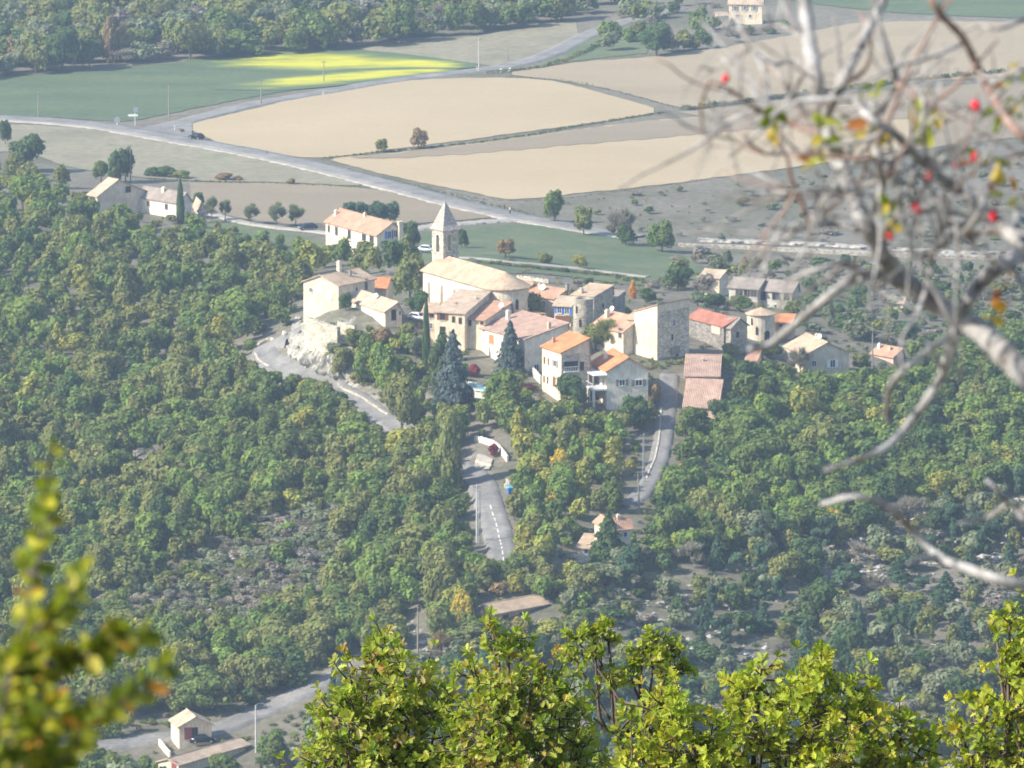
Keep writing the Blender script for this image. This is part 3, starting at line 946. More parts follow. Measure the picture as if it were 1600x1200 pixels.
h.slab(bm, 'r', p0.x - .1, p1.x + .1, p0.z - .1, p0.z - .02, .40, .50)
obj('balcony_railing', bm, M['frame_white'], lo)
h.window('r', 909, 572, .9, 1.7, frame='wood_brown', pane='dark')
h.window('r', 893, 602, 2.6, 2.4, name='arched_door', pane='dark', arch=True)
bm = bmesh.new(); h.slab(bm, 'r', .02, h.lx + .05, .05, h.H - .35, .0, .022); obj('stone_facing', bm, M['stone_pale'], h.wall)
h.chimney(865, 535, .5, 1.0, 'tile_salmon_x')
h = House('house', 'white-gabled house with the brightest orange roof and a covered terrace', 'house', (924,566.5), (948,580.5), (1013,579.5), -2.6, 'gable_y', 2.3, 'white', 'tile_orange', f=.52, group=HG)
h.chimney(946, 561, .7, 1.1, 'white')
h.window('r', 998, 598, 1.4, 1.2, 'wood_grey'); h.window('r', 972, 598, 1.2, 1.2, 'wood_grey')
bm = bmesh.new(); h.slab(bm, 'l', -.2, h.ly + .2, h.H - .75, h.H - .6, .0, 2.6); obj('terrace_canopy', bm, M['frame_white'], h.o)
bm = bmesh.new(); h.slab(bm, 'l', -.2, h.ly + .2, h.H - 3.5, h.H - 3.2, .0, 2.8)
for k in range(16):
    e = -.15 + (h.ly + .3) * k / 15
    h.slab(bm, 'l', e - .025, e + .025, h.H - 3.2, h.H - 2.3, 2.7, 2.75)
h.slab(bm, 'l', -.2, h.ly + .2, h.H - 2.3, h.H - 2.22, 2.68, 2.77)
obj('balcony', bm, M['frame_white'], h.o)
for k in range(4):
    bm = bmesh.new(); e = .1 + (h.ly - .3) * k / 3
    h.slab(bm, 'l', e, e + .16, h.H - 2.2, h.H - .76, 2.45, 2.6)
    h.slab(bm, 'l', e - .1, e + .3, -2.0, h.H - 3.51, 2.2, 2.7); obj('pillar', bm, M['white'], h.o)
for k in range(3):
    p = h.face_hit('l', 929 + 7 * k, 588 + 3 * k)
    h.window('l', 929 + 7 * k, 590 + 3.3 * k, 1.1, 1.9, pane='glass')
h = House('house', 'windowless building with pink tiles rising behind a lower tiled lean-to beside the steep lane', 'house', (1073,561), (1071,588), (1123,588.5), -4.9, 'gable_x', 2.0, 'salmon', 'tile_pink', f=.6, group=HG, square=False)
h.chimney(1097, 565, .45, .7, 'beige')
h = House('house', 'lower lean-to with one long sunlit slope of pale pink tiles beside the steep lane', 'house', (1070,628), (1069,634), (1121,636), -9.0, 'gable_x', 3.9, 'salmon', 'tile_pink', f=1, group=HG, square=False)
# right-hand houses
h = House('house', 'gabled house with a satellite dish and one white window right above the woods', 'house', (1226,541), (1258,555), (1328,555.5), -4.6, 'gable_y', 2.1, 'beige', 'tile_pale', group=HG)
h.window('r', 1301, 568, 1.1, 1.5, 'frame_white'); h.window('l', 1242, 566, 1.0, 1.4, 'frame_white'); h.window('r', 1272, 568, 1.0, 1.2)
h.dish(1280, 532, .55); h.chimney(1231, 533, .5, .8, 'cream')
h = House('farmhouse', 'long grey-roofed farm building with dark openings beyond the red-roofed house', 'farm', (1139,449), (1184,452), (1196,446), -5.0, 'gable_y', 1.4, 'grey_render', 'tile_grey', f=.8, group=HG)
for x in (1155, 1168, 1178): h.window('l', x, 458, 1.6, 1.6, frame='wood_grey', pane='dark')
h = House('farmhouse', 'grey-tiled farm building stepped one bay lower than its twin', 'farm', (1183,453), (1237,457), (1247,448), -5.4, 'gable_y', 1.6, 'grey_render', 'tile_grey', f=.8, group=HG)
for x, w in ((1191, 1.8), (1213, 1.9), (1229, 1.3)): h.window('l', x, 462, w, 1.9, frame='wood_grey', pane='dark')
h = House('house', 'small beige house at the end of the grey-roofed farm row', 'house', (1094,433), (1124,435), (1138,431), -4.8, 'gable_y', 1.0, 'cream', 'tile_beige', f=.7, group=HG)
h.window('l', 1102, 443, 1.2, 1.2, frame='wood_orange')
h = House('house', 'tiny orange lean-to beside the squat round house', 'shed', (1206,502), (1236,506), (1242,498), -3.8, 'gable_y', .8, 'salmon', 'tile_orange', f=.9, group=HG)
h.window('l', 1220, 508, .7, .7, frame='wood_brown')
h = House('house', 'pinkish-roofed house with white chimneys deep among the trees', 'house', (1362,552), (1396,558), (1411,551), -9.4, 'gable_y', 1.3, 'salmon', 'tile_salmon', f=.8, group=HG)
h.chimney(1374, 545, .5, 1.0, 'frame_white'); h.chimney(1391, 547, .5, .7, 'beige')
h = House('house', 'pale orange hut poking out of the bushes past the lawn', 'shed', (1398,471), (1411,474), (1417,469), -11.6, 'gable_y', .8, 'cream', 'tile_pale', group=HG)
h = House('house', 'small roof patched with orange tiles just behind the gabled house trees', 'house', (1166,560), (1182,564), (1190,555), -5.6, 'gable_y', 1.2, 'cream', 'tile_salmon', f=.8, group=HG)
h.window('l', 1172, 570, .7, .9)
# outlying houses
h = House('farmhouse', 'long terraced farmhouse with a pink roof and tall white chimney in front of the fields', 'house', (509,346), (589,368), (634,349), -7.0, 'gable_y', 2.4, 'cream', 'tile_salmon', f=.55, group='houses outside the village')
h.chimney(525, 336, .6, 1.1, 'white'); h.chimney(610, 344, .5, .9, 'cream')
for x, y, w, hh in ((514,357,1.0,1.6),(526,361,1.2,1.9),(546,366,1.4,2.0),(569,371,1.8,1.6),(581,374,1.8,1.6)):
    h.window('l', x, y, w, hh, pane='glass', frame='wood_grey')
for x, y in ((608,367),(618,365)): h.window('r', x, y, 1.0, 1.7, 'blue_paint', pane='dark')
bm = bmesh.new(); h.slab(bm, 'l', .1, h.ly * .38, h.H - 3.4, h.H - 3.1, .0, 2.0); h.slab(bm, 'l', .1, h.ly * .38, h.H - 3.1, h.H - 2.3, 1.85, 1.98); obj('balcony', bm, M['frame_white'], h.o)
h.window('l', 579, 389, 2.0, 1.9, name='arched_door', pane='dark', arch=True)
bm = bmesh.new(); e = h.lx * .72
box(bm, e, e + 1.0, -1.0, -.08, -.5, h.H + 2.6); box(bm, e - .1, e + 1.1, -1.1, .02, h.H + 2.6, h.H + 2.75); obj('chimney_stack', bm, M['cream'], h.o)
h = House('barn', 'beige-roofed barn half sunk in the trees beside the cypress house', 'barn', (139,302), (152,307), (229,299), -7.4, 'gable_y', 3.2, 'beige', 'tile_beige', f=.42, group='houses outside the village')
h.window('r', 200, 296, 1.4, 1.4, frame='wood_brown', pane='dark')
h = House('house', 'bright white house with a grey-brown roof behind a single cypress', 'house', (214,307), (278,317), (302,305), -8.6, 'gable_y', 1.9, 'white', 'tile_grey', f=.6, group='houses outside the village')
h.window('l', 260, 323, 1.0, 1.3, frame='wood_grey'); h.window('l', 232, 318, .9, 1.2, frame='wood_grey')
h.chimney(298, 303, .9, .9, 'cream')
h = House('shed', 'small pale stone shed with a slanting roof past the cypress house', 'shed', (303,319), (310,326), (319,325), -11.3, 'gable_y', 1.4, 'stone_pale', 'tile_beige', f=.3, group='houses outside the village')
h = House('house', 'distant cream house with a row of grey shutters at the top of the fields', 'house', (1134,3), (1139,5), (1191,6), -3.2, 'gable_x', 1.6, 'cream', 'tile_beige', group='houses outside the village')
for x in (1149, 1164, 1179): h.window('r', x, 13, .9, 1.4, 'wood_grey')
for x in (1152, 1172): h.window('r', x, 25, .8, .9)
h = House('shed', 'low pale outbuilding touching the distant cream house', 'shed', (1117,23), (1121,25), (1137,26), -6.2, 'gable_x', .7, 'cream', 'tile_beige', group='houses outside the village')
h = House('house', 'pale roof showing between the trees above the green crop field', 'house', (92,4), (100,8), (114,3), -10.2, 'gable_y', 1.2, 'cream', 'tile_beige', group='houses outside the village')
h = House('house', 'narrow tall house half hidden by a dark pine below the village', 'house', (929,815), (938,819), (954,815), -14.4, 'gable_y', .9, 'cream', 'tile_salmon', f=.6, group='houses below the village')
h.window('l', 934, 833, .6, 1.1)
h = House('house', 'low cream wing with a sloping roof in front of the narrow tall house', 'house', (911,851), (920,857), (934,846), -18.4, 'gable_y', 1.2, 'cream', 'tile_pale', f=.9, group='houses below the village')
h.window('l', 916, 861, .7, 1.0, frame='blue_paint')
h = House('house', 'orange-roofed wing behind the dark pine below the village', 'house', (958,822), (966,826), (986,824), -15.4, 'gable_x', 1.4, 'cream', 'tile_salmon', group='houses below the village')
h.chimney(966, 814, .5, .8, 'cream'); h.window('r', 977, 835, .8, 1.0)
h = House('house', 'house with a wide pink roof standing alone on the wooded slope above the oaks', 'house', (764,949), (773,958), (852,943), -23.0, 'gable_x', 1.0, 'salmon', 'tile_pale', f=.5, group='houses below the village', over=.6, square=False)
h.window('r', 840, 958, 1.2, 1.2, frame='wood_brown'); h.window('r', 790, 966, 1.2, 1.3, frame='wood_brown'); h.window('r', 815, 964, 1.0, 1.6, frame='wood_brown')
h = House('house', 'small cream house with a red garage door by the bottom road', 'house', (267,1125), (280,1136), (331,1131), -33.2, 'gable_y', 1.4, 'cream', 'tile_beige', f=.5, group='houses below the village')
h.panel('r', 294, 1146, 1.3, 2.0, 'red_paint', 'garage_door'); h.window('r', 304, 1146, 1.1, 2.0, frame='wood_brown', pane='dark', name='doorway')
h = House('house', 'long low roof of pale tiles in front of the red garage door house', 'house', (268,1187), (279,1196), (388,1164), -36.0, 'gable_x', .7, 'cream', 'tile_beige', f=.5, group='houses below the village', square=False)
h.window('l', 272, 1196, .9, 1.6, frame='red_paint', pane='red_paint')

# ------------------------------------------------------------------ church
ze = 4.8
L, C, E = at_z(661,422,ze), at_z(757,449,ze), at_z(806,442,ze)
u = (L - C)[:2]; ly = float(np.linalg.norm(u)); eY = u / ly
eX = np.array([eY[1], -eY[0]])
if eX[0] < 0: eX = -eX
W = 9.2
rz = math.atan2(eX[1], eX[0])
zb = min(zt(*(C[:2]))[0], zt(*(L[:2]))[0]) - 1.0
church = thing('church', 'cream church with a square bell tower, stone spire and round apse', 'church', (C[0], C[1], zb), rz)
H = ze - zb
bm = bmesh.new(); RI = 2.5
prism(bm, [(0, 0, 0), (W, 0, 0), (W, 0, H), (W / 2, 0, H + RI), (0, 0, H)], (0, 0, 0), (0, ly, 0))
nave = obj('nave', bm, M['white'], church)
bm = bmesh.new()
lathe(bm, [(W / 2 - .02, 0), (W / 2 - .02, H - .02)], 20, (W / 2, 0), math.pi, 2 * math.pi)
apse = obj('apse', bm, M['cream'], church)
bm = bmesh.new(); o = .45; t = .2; sl = RI / (W / 2)
top = [(-o, H - o * sl), (W / 2, H + RI), (W + o, H - o * sl)]
prism(bm, [(a, 0, b + .02) for a, b in top] + [(a, 0, b + .02 + t) for a, b in top[::-1]], (0, -.0, 0), (0, ly + o, 0))
# half-cone over the apse
ap = (W / 2, -.002, H + RI + .02 + t)
n = 16
rim = [(W / 2 + (W / 2 + o) * math.cos(math.pi + math.pi * k / n), (W / 2 + o) * math.sin(math.pi + math.pi * k / n) - .002, H - o * sl + .02 + t) for k in range(n + 1)]
vt = [bm.verts.new(p) for p in rim]; vb = [bm.verts.new((p[0], p[1], p[2] - t)) for p in rim]
va = bm.verts.new(ap); vc = bm.verts.new((ap[0], ap[1], ap[2] - t))
for k in range(n):
    bm.faces.new((va, vt[k], vt[k + 1])); bm.faces.new((vc, vb[k + 1], vb[k])); bm.faces.new((vt[k], vb[k], vb[k + 1], vt[k + 1]))
obj('roof', bm, M['tile_pale_y'], church)
bm = bmesh.new(); lathe(bm, [(W / 2 + .02, H - .45), (W / 2 + .25, H - .3), (W / 2 + .25, H - .1)], 20, (W / 2, 0), math.pi, 2 * math.pi); obj('cornice', bm, M['stone_pale'], apse)
for k in range(5):
    bm = bmesh.new(); y = ly * (.06 + .21 * k)
    box(bm, -.55, .02, y - .35, y + .35, 0, H * .78); obj('buttress', bm, M['white'], nave)
for k in range(4):
    bm = bmesh.new(); y = ly * (.165 + .21 * k); z0 = H * .5
    pts = [(y - .35, z0), (y + .35, z0), (y + .35, z0 + 1.7)] + [(y + .35 * math.cos(q), z0 + 1.7 + .35 * math.sin(q)) for q in np.linspace(.4, math.pi - .4, 5)] + [(y - .35, z0 + 1.7)]
    prism(bm, [(0, a, b) for a, b in pts], (.05, 0, 0), (-.03, 0, 0)); obj('window', bm, M['grey_render'], nave)
for k, a in enumerate((1.25, 1.5, 1.75)):
    an = a * math.pi; r = W / 2
    bm = bmesh.new(); c = Vector((W / 2 + r * math.cos(an), r * math.sin(an), 0)); tv = Vector((-math.sin(an), math.cos(an), 0)); nv = Vector((math.cos(an), math.sin(an), 0))
    pts = [c + tv * x + Vector((0, 0, z)) for x, z in ((-.3, H * .52), (.3, H * .52), (.3, H * .72), (0, H * .77), (-.3, H * .72))]
    prism(bm, pts, nv * -.08, nv * .03); obj('window', bm, M['glass'], apse)
# arcade at the foot of the apse, its inner shadow painted as a near-black block
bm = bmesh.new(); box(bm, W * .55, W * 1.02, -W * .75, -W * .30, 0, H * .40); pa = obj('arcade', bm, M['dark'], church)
bm = bmesh.new(); box(bm, W * .52, W * 1.05, -W * .79, -W * .28, H * .40 + .003, H * .40 + .25); obj('arcade_roof', bm, M['tile_salmon_y'], pa)
for k in range(3):
    bm = bmesh.new(); x = W * (.57 + .22 * k); lathe(bm, [(.28, 0), (.24, .3), (.22, H * .36), (.3, H * .40)], 10, (x, -W * .78)); obj('column', bm, M['white'], pa)
# bell tower
zt_e = ze + 7.5
a, b, c = at_z(677, 360, zt_e), at_z(692.5, 362.5, zt_e), at_z(719.5, 359.5, zt_e)
u, v = (a - b)[:2], (c - b)[:2]
side = 3.7
e = v / np.linalg.norm(v); e2 = np.array([-e[1], e[0]])
rz_t = math.atan2(e[1], e[0]); inv = Matrix.Rotation(-rz, 4, 'Z') @ Matrix.Translation((-C[0], -C[1], -zb))
tl = inv @ Vector((b[0], b[1], zb))
def place(o):
    o.location = tl; o.rotation_euler = (0, 0, rz_t - rz); return o
Ht = zt_e - zb
S = side
bm = bmesh.new(); box(bm, 0, S, 0, S, 2.0, Ht - 4.2); tower = place(obj('bell_tower', bm, M['stone_pale'], church))
# belfry: four corner piers, lintels above the arches
bm = bmesh.new(); pw = 1.15; z0, z1 = Ht - 4.2, Ht
def arch_wall(bm, ax, off, zs):
    """Wall of thickness .45 with a round-headed opening."""
    mid = S / 2; r = S / 2 - pw
    outer = [(0, z0), (pw, z0), (pw, z1 - 1.4)] + [(mid - r * math.cos(q), z1 - 1.4 + r * math.sin(q)) for q in np.linspace(0, math.pi, 9)[1:-1]] + [(S - pw, z1 - 1.4), (S - pw, z0), (S, z0), (S, z1), (0, z1)]
    if ax == 'x': prism(bm, [(q, off, z) for q, z in outer], (0, 0, 0), (0, .45, 0))
    else: prism(bm, [(off, q * (S - .91) / S + .455, z) for q, z in outer], (0, 0, 0), (.45, 0, 0))
arch_wall(bm, 'x', 0, 0); arch_wall(bm, 'x', S - .45, 0); arch_wall(bm, 'y', 0.003, 0); arch_wall(bm, 'y', S - .453, 0)
obj('belfry', bm, M['stone_pale'], tower)
bm = bmesh.new(); box(bm, -.12, S + .12, -.12, S + .12, z0 - .25, z0 - .003); obj('string_course', bm, M['stone_pale'], tower)
bm = bmesh.new(); box(bm, -.2, S + .2, -.2, S + .2, Ht + .003, Ht + .25); obj('cornice', bm, M['stone_pale'], tower)
bm = bmesh.new(); lathe(bm, [(.0, z0 + 2.1), (.16, z0 + 2.05), (.34, z0 + 1.75), (.42, z0 + 1.2), (.60, z0 + .9), (.0, z0 + .92)], 14, (S / 2, S / 2))
tube(bm, [(.46, S / 2, z0 + 2.1), (S - .46, S / 2, z0 + 2.1)], .09, 6); obj('bell', bm, M['metal'], tower)
bm = bmesh.new(); box(bm, S * .42, S * .66, -.02, .1, z0 - 1.6, z0 - .7); obj('window', bm, M['dark'], tower)
bm = bmesh.new(); zz = Ht + .253; ov = .42; hs = 5.6
base = [(-ov, -ov), (S + ov, -ov), (S + ov, S + ov), (-ov, S + ov)]
mid_ = [(S / 2 + (x - S / 2) * .76, S / 2 + (y - S / 2) * .76) for x, y in base]
v0 = [bm.verts.new((x, y, zz)) for x, y in base]; v1 = [bm.verts.new((x, y, zz + .85)) for x, y in mid_]; vp = bm.verts.new((S / 2, S / 2, zz + hs))
bm.faces.new(v0[::-1])
for k in range(4):
    bm.faces.new((v0[k], v0[(k + 1) % 4], v1[(k + 1) % 4], v1[k])); bm.faces.new((v1[k], v1[(k + 1) % 4], vp))
sp = obj('spire', bm, M['slate'], tower)
bm = bmesh.new(); tube(bm, [(S / 2, S / 2, zz + hs - .2), (S / 2, S / 2, zz + hs + 1.1)], .05, 5); tube(bm, [(S / 2 - .35, S / 2, zz + hs + .7), (S / 2 + .35, S / 2, zz + hs + .7)], .045, 5); obj('cross', bm, M['metal'], sp)

# ------------------------------------------------------------------ round tower and round house
def round_tower(name, label, cat, px, py, ztop, r, mat, depth, rooftile=None):
    c = at_z(px, py, ztop)
    z0 = zt(c[0], c[1])[0] - 1.2
    t = thing(name, label, cat, (c[0], c[1], z0), 0)
    bm = bmesh.new(); Hh = ztop - z0
    if rooftile is None:
        lathe(bm, [(r * 1.04, 0), (r, Hh * .5), (r * .97, Hh - .9), (r * .97, Hh), (r * .7, Hh), (r * .7, Hh - .8)], 24)
    else:
        lathe(bm, [(r, 0), (r, Hh)], 24)
    w = obj('wall', bm, M[mat], t)
    if rooftile:
        bm = bmesh.new(); lathe(bm, [(r + .35, Hh - .05), (r + .4, Hh + .1), (.05, Hh + 1.3), (.02, Hh + .9)], 24); obj('roof', bm, M[rooftile], t)
    for an, z, w_, h_ in ((-2.3, .70, .35, 1.2), (-1.9, .40, .4, 1.4), (-1.15, .12, 1.1, 2.2)):
        bm = bmesh.new(); rr = r * 1.02
        c_ = Vector((rr * math.cos(an), rr * math.sin(an), Hh * z)); tv = Vector((-math.sin(an), math.cos(an), 0)); nv = Vector((math.cos(an), math.sin(an), 0))
        prism(bm, [c_ - tv * w_ / 2, c_ + tv * w_ / 2, c_ + tv * w_ / 2 + Vector((0, 0, h_)), c_ + Vector((0, 0, h_ * 1.15)), c_ - tv * w_ / 2 + Vector((0, 0, h_))], nv * -.15, nv * .05)
        obj('window', bm, M['dark'], w)
round_tower('round_tower', 'round grey stone tower beside the house with blue shutters', 'tower', 911.5, 466, 4.4, 1.95, 'stone', 6, None)
round_tower('round_house', 'squat round house with a flat conical roof and beige walls', 'house', 1189, 490, -1.2, 2.7, 'beige', 5, 'tile_pale_y')

# ------------------------------------------------------------------ cliff and walls
nu, nv = 90, 40
bp = catmull(np.array([(445,531),(450,552),(464,571),(490,584),(515,594),(540,602),(566,612)], float), nu)
tp = catmull(np.array([(458,506),(466,490),(480,497),(500,508),(524,520),(548,530),(574,545)], float), nu)
V = []
for tk in np.linspace(0, 1, nv):
    for i in range(nu):
        x, y = bp[i] * (1 - tk) + tp[i] * tk
        q = ground(x, y)
        n_ = (math.sin(i * .42 + tk * 5) + math.sin(i * 1.1 + tk * 11 + 1) * .6 + math.sin(i * .19 - tk * 17) * .6 + .6 * abs(math.sin(tk * 14 + i * .8)) + .4 * math.sin(i * 2.2 + tk * 4))
        edge = min(1, 6 * tk, 6 * (1 - tk), 5 * i / nu, 5 * (nu - 1 - i) / nu)
        q[1] -= (1.6 + .62 * n_) * edge - .5 * (1 - edge); q[0] -= .4 * n_ * edge
        V.append(q)
ix = np.arange(nu * nv).reshape(nv, nu)
Fq = np.stack([ix[:-1, :-1], ix[:-1, 1:], ix[1:, 1:], ix[1:, :-1]], -1).reshape(-1, 4)
tag(link('cliff', raw_mesh('cliff', V, Fq.tolist()), M['rock']), kind='structure')

def wall_line(name, label, cat, pts_px, hgt, mat, thick=.4, n=60, jag=.06, zs=None, group=None, fwd=0.0):
    G = [ground(*p) - np.array([0, fwd, 0]) for p in pts_px] if zs is None else [at_z(*p, z) for p, z in zip(pts_px, zs)]
    L = catmull(np.array(G)[:, :2], n)
    T = np.gradient(L, axis=0); T /= np.linalg.norm(T, axis=1)[:, None]
    N = np.stack([-T[:, 1], T[:, 0]], 1)
    bm = bmesh.new(); rows = []
    for i in range(n):
        z = (zt(L[i, 0], L[i, 1])[0] if not fwd else catmull(np.array(G), n)[i, 2]) if zs is None else catmull(np.array(G), n)[i, 2]
        h_ = (hgt[0] + (hgt[1] - hgt[0]) * i / (n - 1)) if isinstance(hgt, tuple) else hgt
        zt_ = z + h_ + jag * (math.sin(i * 1.7) + math.sin(i * 3.9))
        p, q = L[i] + N[i] * thick / 2, L[i] - N[i] * thick / 2
        zlo = z - (3.0 if fwd else .6) if zs is None else z - .2
        rows.append([bm.verts.new((p[0], p[1], zlo)), bm.verts.new((p[0], p[1], zt_)), bm.verts.new((q[0], q[1], zt_)), bm.verts.new((q[0], q[1], zlo))])
    for i in range(n - 1):
        for k in range(4):
            bm.faces.new((rows[i][k], rows[i][(k + 1) % 4], rows[i + 1][(k + 1) % 4], rows[i + 1][k]))
    bm.faces.new(rows[0]); bm.faces.new(rows[-1][::-1])
    o = obj(name, bm, M[mat])
    return tag(o, label, cat, group)
wall_line('retaining_wall', 'tall sunlit masonry wall under the garden of the cliff house', 'wall', [(480,536),(504,539),(530,541)], (5.6, 4.2), 'stone_pale', 1.0, 30, .05, fwd=2.6)
wall_line('retaining_wall', 'pale broken wall propping the house with white garage doors', 'wall', [(530,520),(545,525),(556,528)], 2.6, 'stone_pale', .8, 24, .15, fwd=1.5)
wall_line('guard_wall', 'curved stone parapet round the outside of the hairpin bend', 'wall', [(446,528),(424,534),(404,543),(398,554),(404,568),(420,579)], .9, 'stone_pale', .45, 80, .02)
wall_line('guard_wall', 'low pale kerb wall along the lower road under the round garden trees', 'wall', [(528,602),(550,616),(575,630),(606,650)], .5, 'stone_pale', .35, 60, .04)
wall_line('garden_wall', 'white garden wall stepping down beside the driveway', 'wall', [(742,690),(760,694),(778,703),(793,722)], 1.1, 'white', .35, 40, .08)
wall_line('garden_wall', 'low ochre wall at the mouth of the driveway', 'wall', [(744,724),(756,728),(768,731)], .6, 'cream', .4, 20, .04)
wall_line('garden_wall', 'white sloping wall beside the three-storey cream house', 'wall', [(821,578),(832,586),(845,600)], 1.5, 'white', .35, 24, .03)
wall_line('garden_wall', 'white boundary wall next to the small house by the bottom road', 'wall', [(249,1164),(256,1173),(266,1184)], 1.0, 'white', .3, 24, .02)
wall_line('terrace_wall', 'long pale dry-stone wall edging the far track across the scrub', 'wall', [(1062,386),(1150,389),(1260,395),(1400,402),(1560,406)], .7, 'stone', .6, 140, .16)
wall_line('guard_wall', 'thin white edge wall along the steep lane', 'wall', [(1033,640),(1029,690),(1022,722),(1010,750)], .45, 'stone_pale', .3, 60, .03)
wall_line('garden_wall', 'pale rubble wall on the grass behind the orange tiled roofs', 'wall', [(808,436),(830,439),(858,443)], .8, 'stone_pale', .5, 30, .15)
wall_line('garden_wall', 'ruined pale wall below the narrow tall house', 'wall', [(893,874),(905,878),(922,880)], 1.0, 'stone_pale', .5, 30, .2)

print('\n'.join(DBG))
# ------------------------------------------------------------------ vegetation library (unit size, foot at the origin)
def unit(n, rng):
    v = rng.normal(size=(n, 3))
    return v / np.linalg.norm(v, axis=1)[:, None]

def leaf_quads(P, Nrm, half, rng, asp=1.0):
    r = unit(len(P), rng)
    a = np.cross(Nrm, r); a /= np.linalg.norm(a, axis=1)[:, None] + 1e-9
    b = np.cross(Nrm, a)
    h = (half * rng.uniform(.65, 1.3, len(P)))[:, None]
    w = h * asp
    k = rng.uniform(.5, 1.0, (len(P), 1))
    return np.stack([P - a * h - b * w * k, P + a * h * .8 - b * w, P + a * h + b * w * k, P - a * h * .7 + b * w], 1)

def crown_lobes(seed, n, half, lobes, flat=1.0, up=.25, wid=.5):
    rng = np.random.default_rng(seed)
    C = np.array([l[:3] for l in lobes]); R = np.array([l[3] for l in lobes])
    pick = rng.choice(len(C), n, p=R**2 / (R**2).sum())
    d = unit(n, rng); d[:, 2] = d[:, 2] + up; d /= np.linalg.norm(d, axis=1)[:, None]
    rad = R[pick] * (.45 + .75 * rng.random(n)**.75)
    P = C[pick] + d * rad[:, None] * np.array([1, 1, flat])
    P += rng.normal(scale=.012, size=P.shape)
    Nn = d * 1.05 + unit(n, rng) * .42
    Nn /= np.linalg.norm(Nn, axis=1)[:, None]
    lobe_t = rng.uniform(.82, 1.2, (len(C), 1)) * np.array([[1, 1, 1]]) + rng.normal(scale=.05, size=(len(C), 3)) * np.array([[1.2, .5, .3]])
    t = lobe_t[pick] * rng.uniform(.8, 1.2, (n, 1))
    return leaf_quads(P, Nn, half, rng), t

def lobes_round(seed, k=11):
    rng = np.random.default_rng(seed + 100)
    L = [(0, 0, .55, .27)]
    for i in range(k):
        a = i * 2.4 + rng.uniform(-.5, .5); q = rng.uniform(.14, .31); z = rng.uniform(.30, .80)
        q *= 1.15 if z < .6 else .8
        L.append((q * math.cos(a), q * math.sin(a), z, rng.uniform(.10, .20)))
    return L

def lobes_tall(seed, k=12):
    rng = np.random.default_rng(seed + 200)
    L = []
    for i in range(k):
        z = .12 + .78 * i / (k - 1); a = i * 2.4
        q = .16 * math.sin(math.pi * min(1, z * .95 + .05)) + .03
        L.append((q * math.cos(a) * rng.uniform(.4, 1.3), q * math.sin(a), z, (.21 if z < .75 else .13) * rng.uniform(.75, 1.1)))
    return L

def lobes_pine(seed, k=12):
    rng = np.random.default_rng(seed + 300)
    L = []
    for i in range(k):
        z = rng.uniform(.32, .95); a = i * 2.4 + rng.uniform(-.4, .4)
        q = .36 * (1.15 - z) ** .6 * rng.uniform(.5, 1.1)
        L.append((q * math.cos(a), q * math.sin(a), z, rng.uniform(.10, .18)))
    return L

def crown_cone(seed, n, half, power=.85, base=.04, tiers=11, wid=.5):
    rng = np.random.default_rng(seed)
    z = base + (1 - base) * (1 - rng.random(n) ** .55)
    a = rng.uniform(0, 2 * math.pi, n)
    ph = (z * tiers) % 1.0
    env = wid * (1 - z) ** power * (1 - .38 * ph) * (1 + .20 * np.sin(a * 5 + np.floor(z * tiers) * 1.7) + .22 * np.sin(a * 2 + np.floor(z * tiers) * 2.9 + seed) * rng.uniform(.6, 1.2, n)) + .01
    r = env * (.45 + .55 * rng.random(n) ** .5)
    P = np.stack([r * np.cos(a), r * np.sin(a), z - .10 * r], 1)
    d = np.stack([np.cos(a) * .55, np.sin(a) * .55, np.full(n, .65)], 1)
    Nn = d + unit(n, rng) * .5; Nn /= np.linalg.norm(Nn, axis=1)[:, None]
    return leaf_quads(P, Nn, half, rng), rng.uniform(.7, 1.3, (n, 1)) * np.ones((1, 3))

def crown_column(seed, n, half):
    rng = np.random.default_rng(seed)
    z = rng.random(n); a = rng.uniform(0, 2 * math.pi, n)
    env = .5 * np.minimum(1, (z * 7 + .45)) * (1 - z**2.6) ** .75 * (1 + .12 * np.sin(a * 4 + z * 13)) + .02
    r = env * (.7 + .3 * rng.random(n))
    P = np.stack([r * np.cos(a), r * np.sin(a), z], 1)
    d = np.stack([np.cos(a), np.sin(a), np.full(n, .35)], 1) + unit(n, rng) * .5
    d /= np.linalg.norm(d, axis=1)[:, None]
    return leaf_quads(P, d, half, rng), rng.uniform(.7, 1.3, (n, 1)) * np.ones((1, 3))

def crown_bare(seed, n, half):
    """Bare twigs with a few last leaves."""
    rng = np.random.default_rng(seed)
    L = lobes_round(seed, 9)
    C = np.array([l[:3] for l in L]); R = np.array([l[3] for l in L])
    pick = rng.choice(len(C), n); d = unit(n, rng); d[:, 2] = abs(d[:, 2]) * .8 + .15
    d /= np.linalg.norm(d, axis=1)[:, None]
    P = C[pick] + d * (R[pick] * rng.uniform(.2, 1.15, n))[:, None]
    t = d * .6 + (P - np.array([0, 0, .1])) * 1.2 + unit(n, rng) * .35; t /= np.linalg.norm(t, axis=1)[:, None]
    a = np.cross(t, unit(n, rng)); a /= np.linalg.norm(a, axis=1)[:, None]
    ln = rng.uniform(.07, .16, (n, 1)); w = half * .16 * rng.uniform(.7, 1.4, (n, 1))
    V = np.stack([P - t * ln - a * w * 1.4, P - t * ln + a * w * 1.4, P + t * ln + a * w * .5, P + t * ln - a * w * .5], 1)
    m = n // 6
    V[:m] = leaf_quads(P[:m], unit(m, rng), half * .7, rng)
    return V, rng.uniform(.7, 1.3, (n, 1)) * np.ones((1, 3))

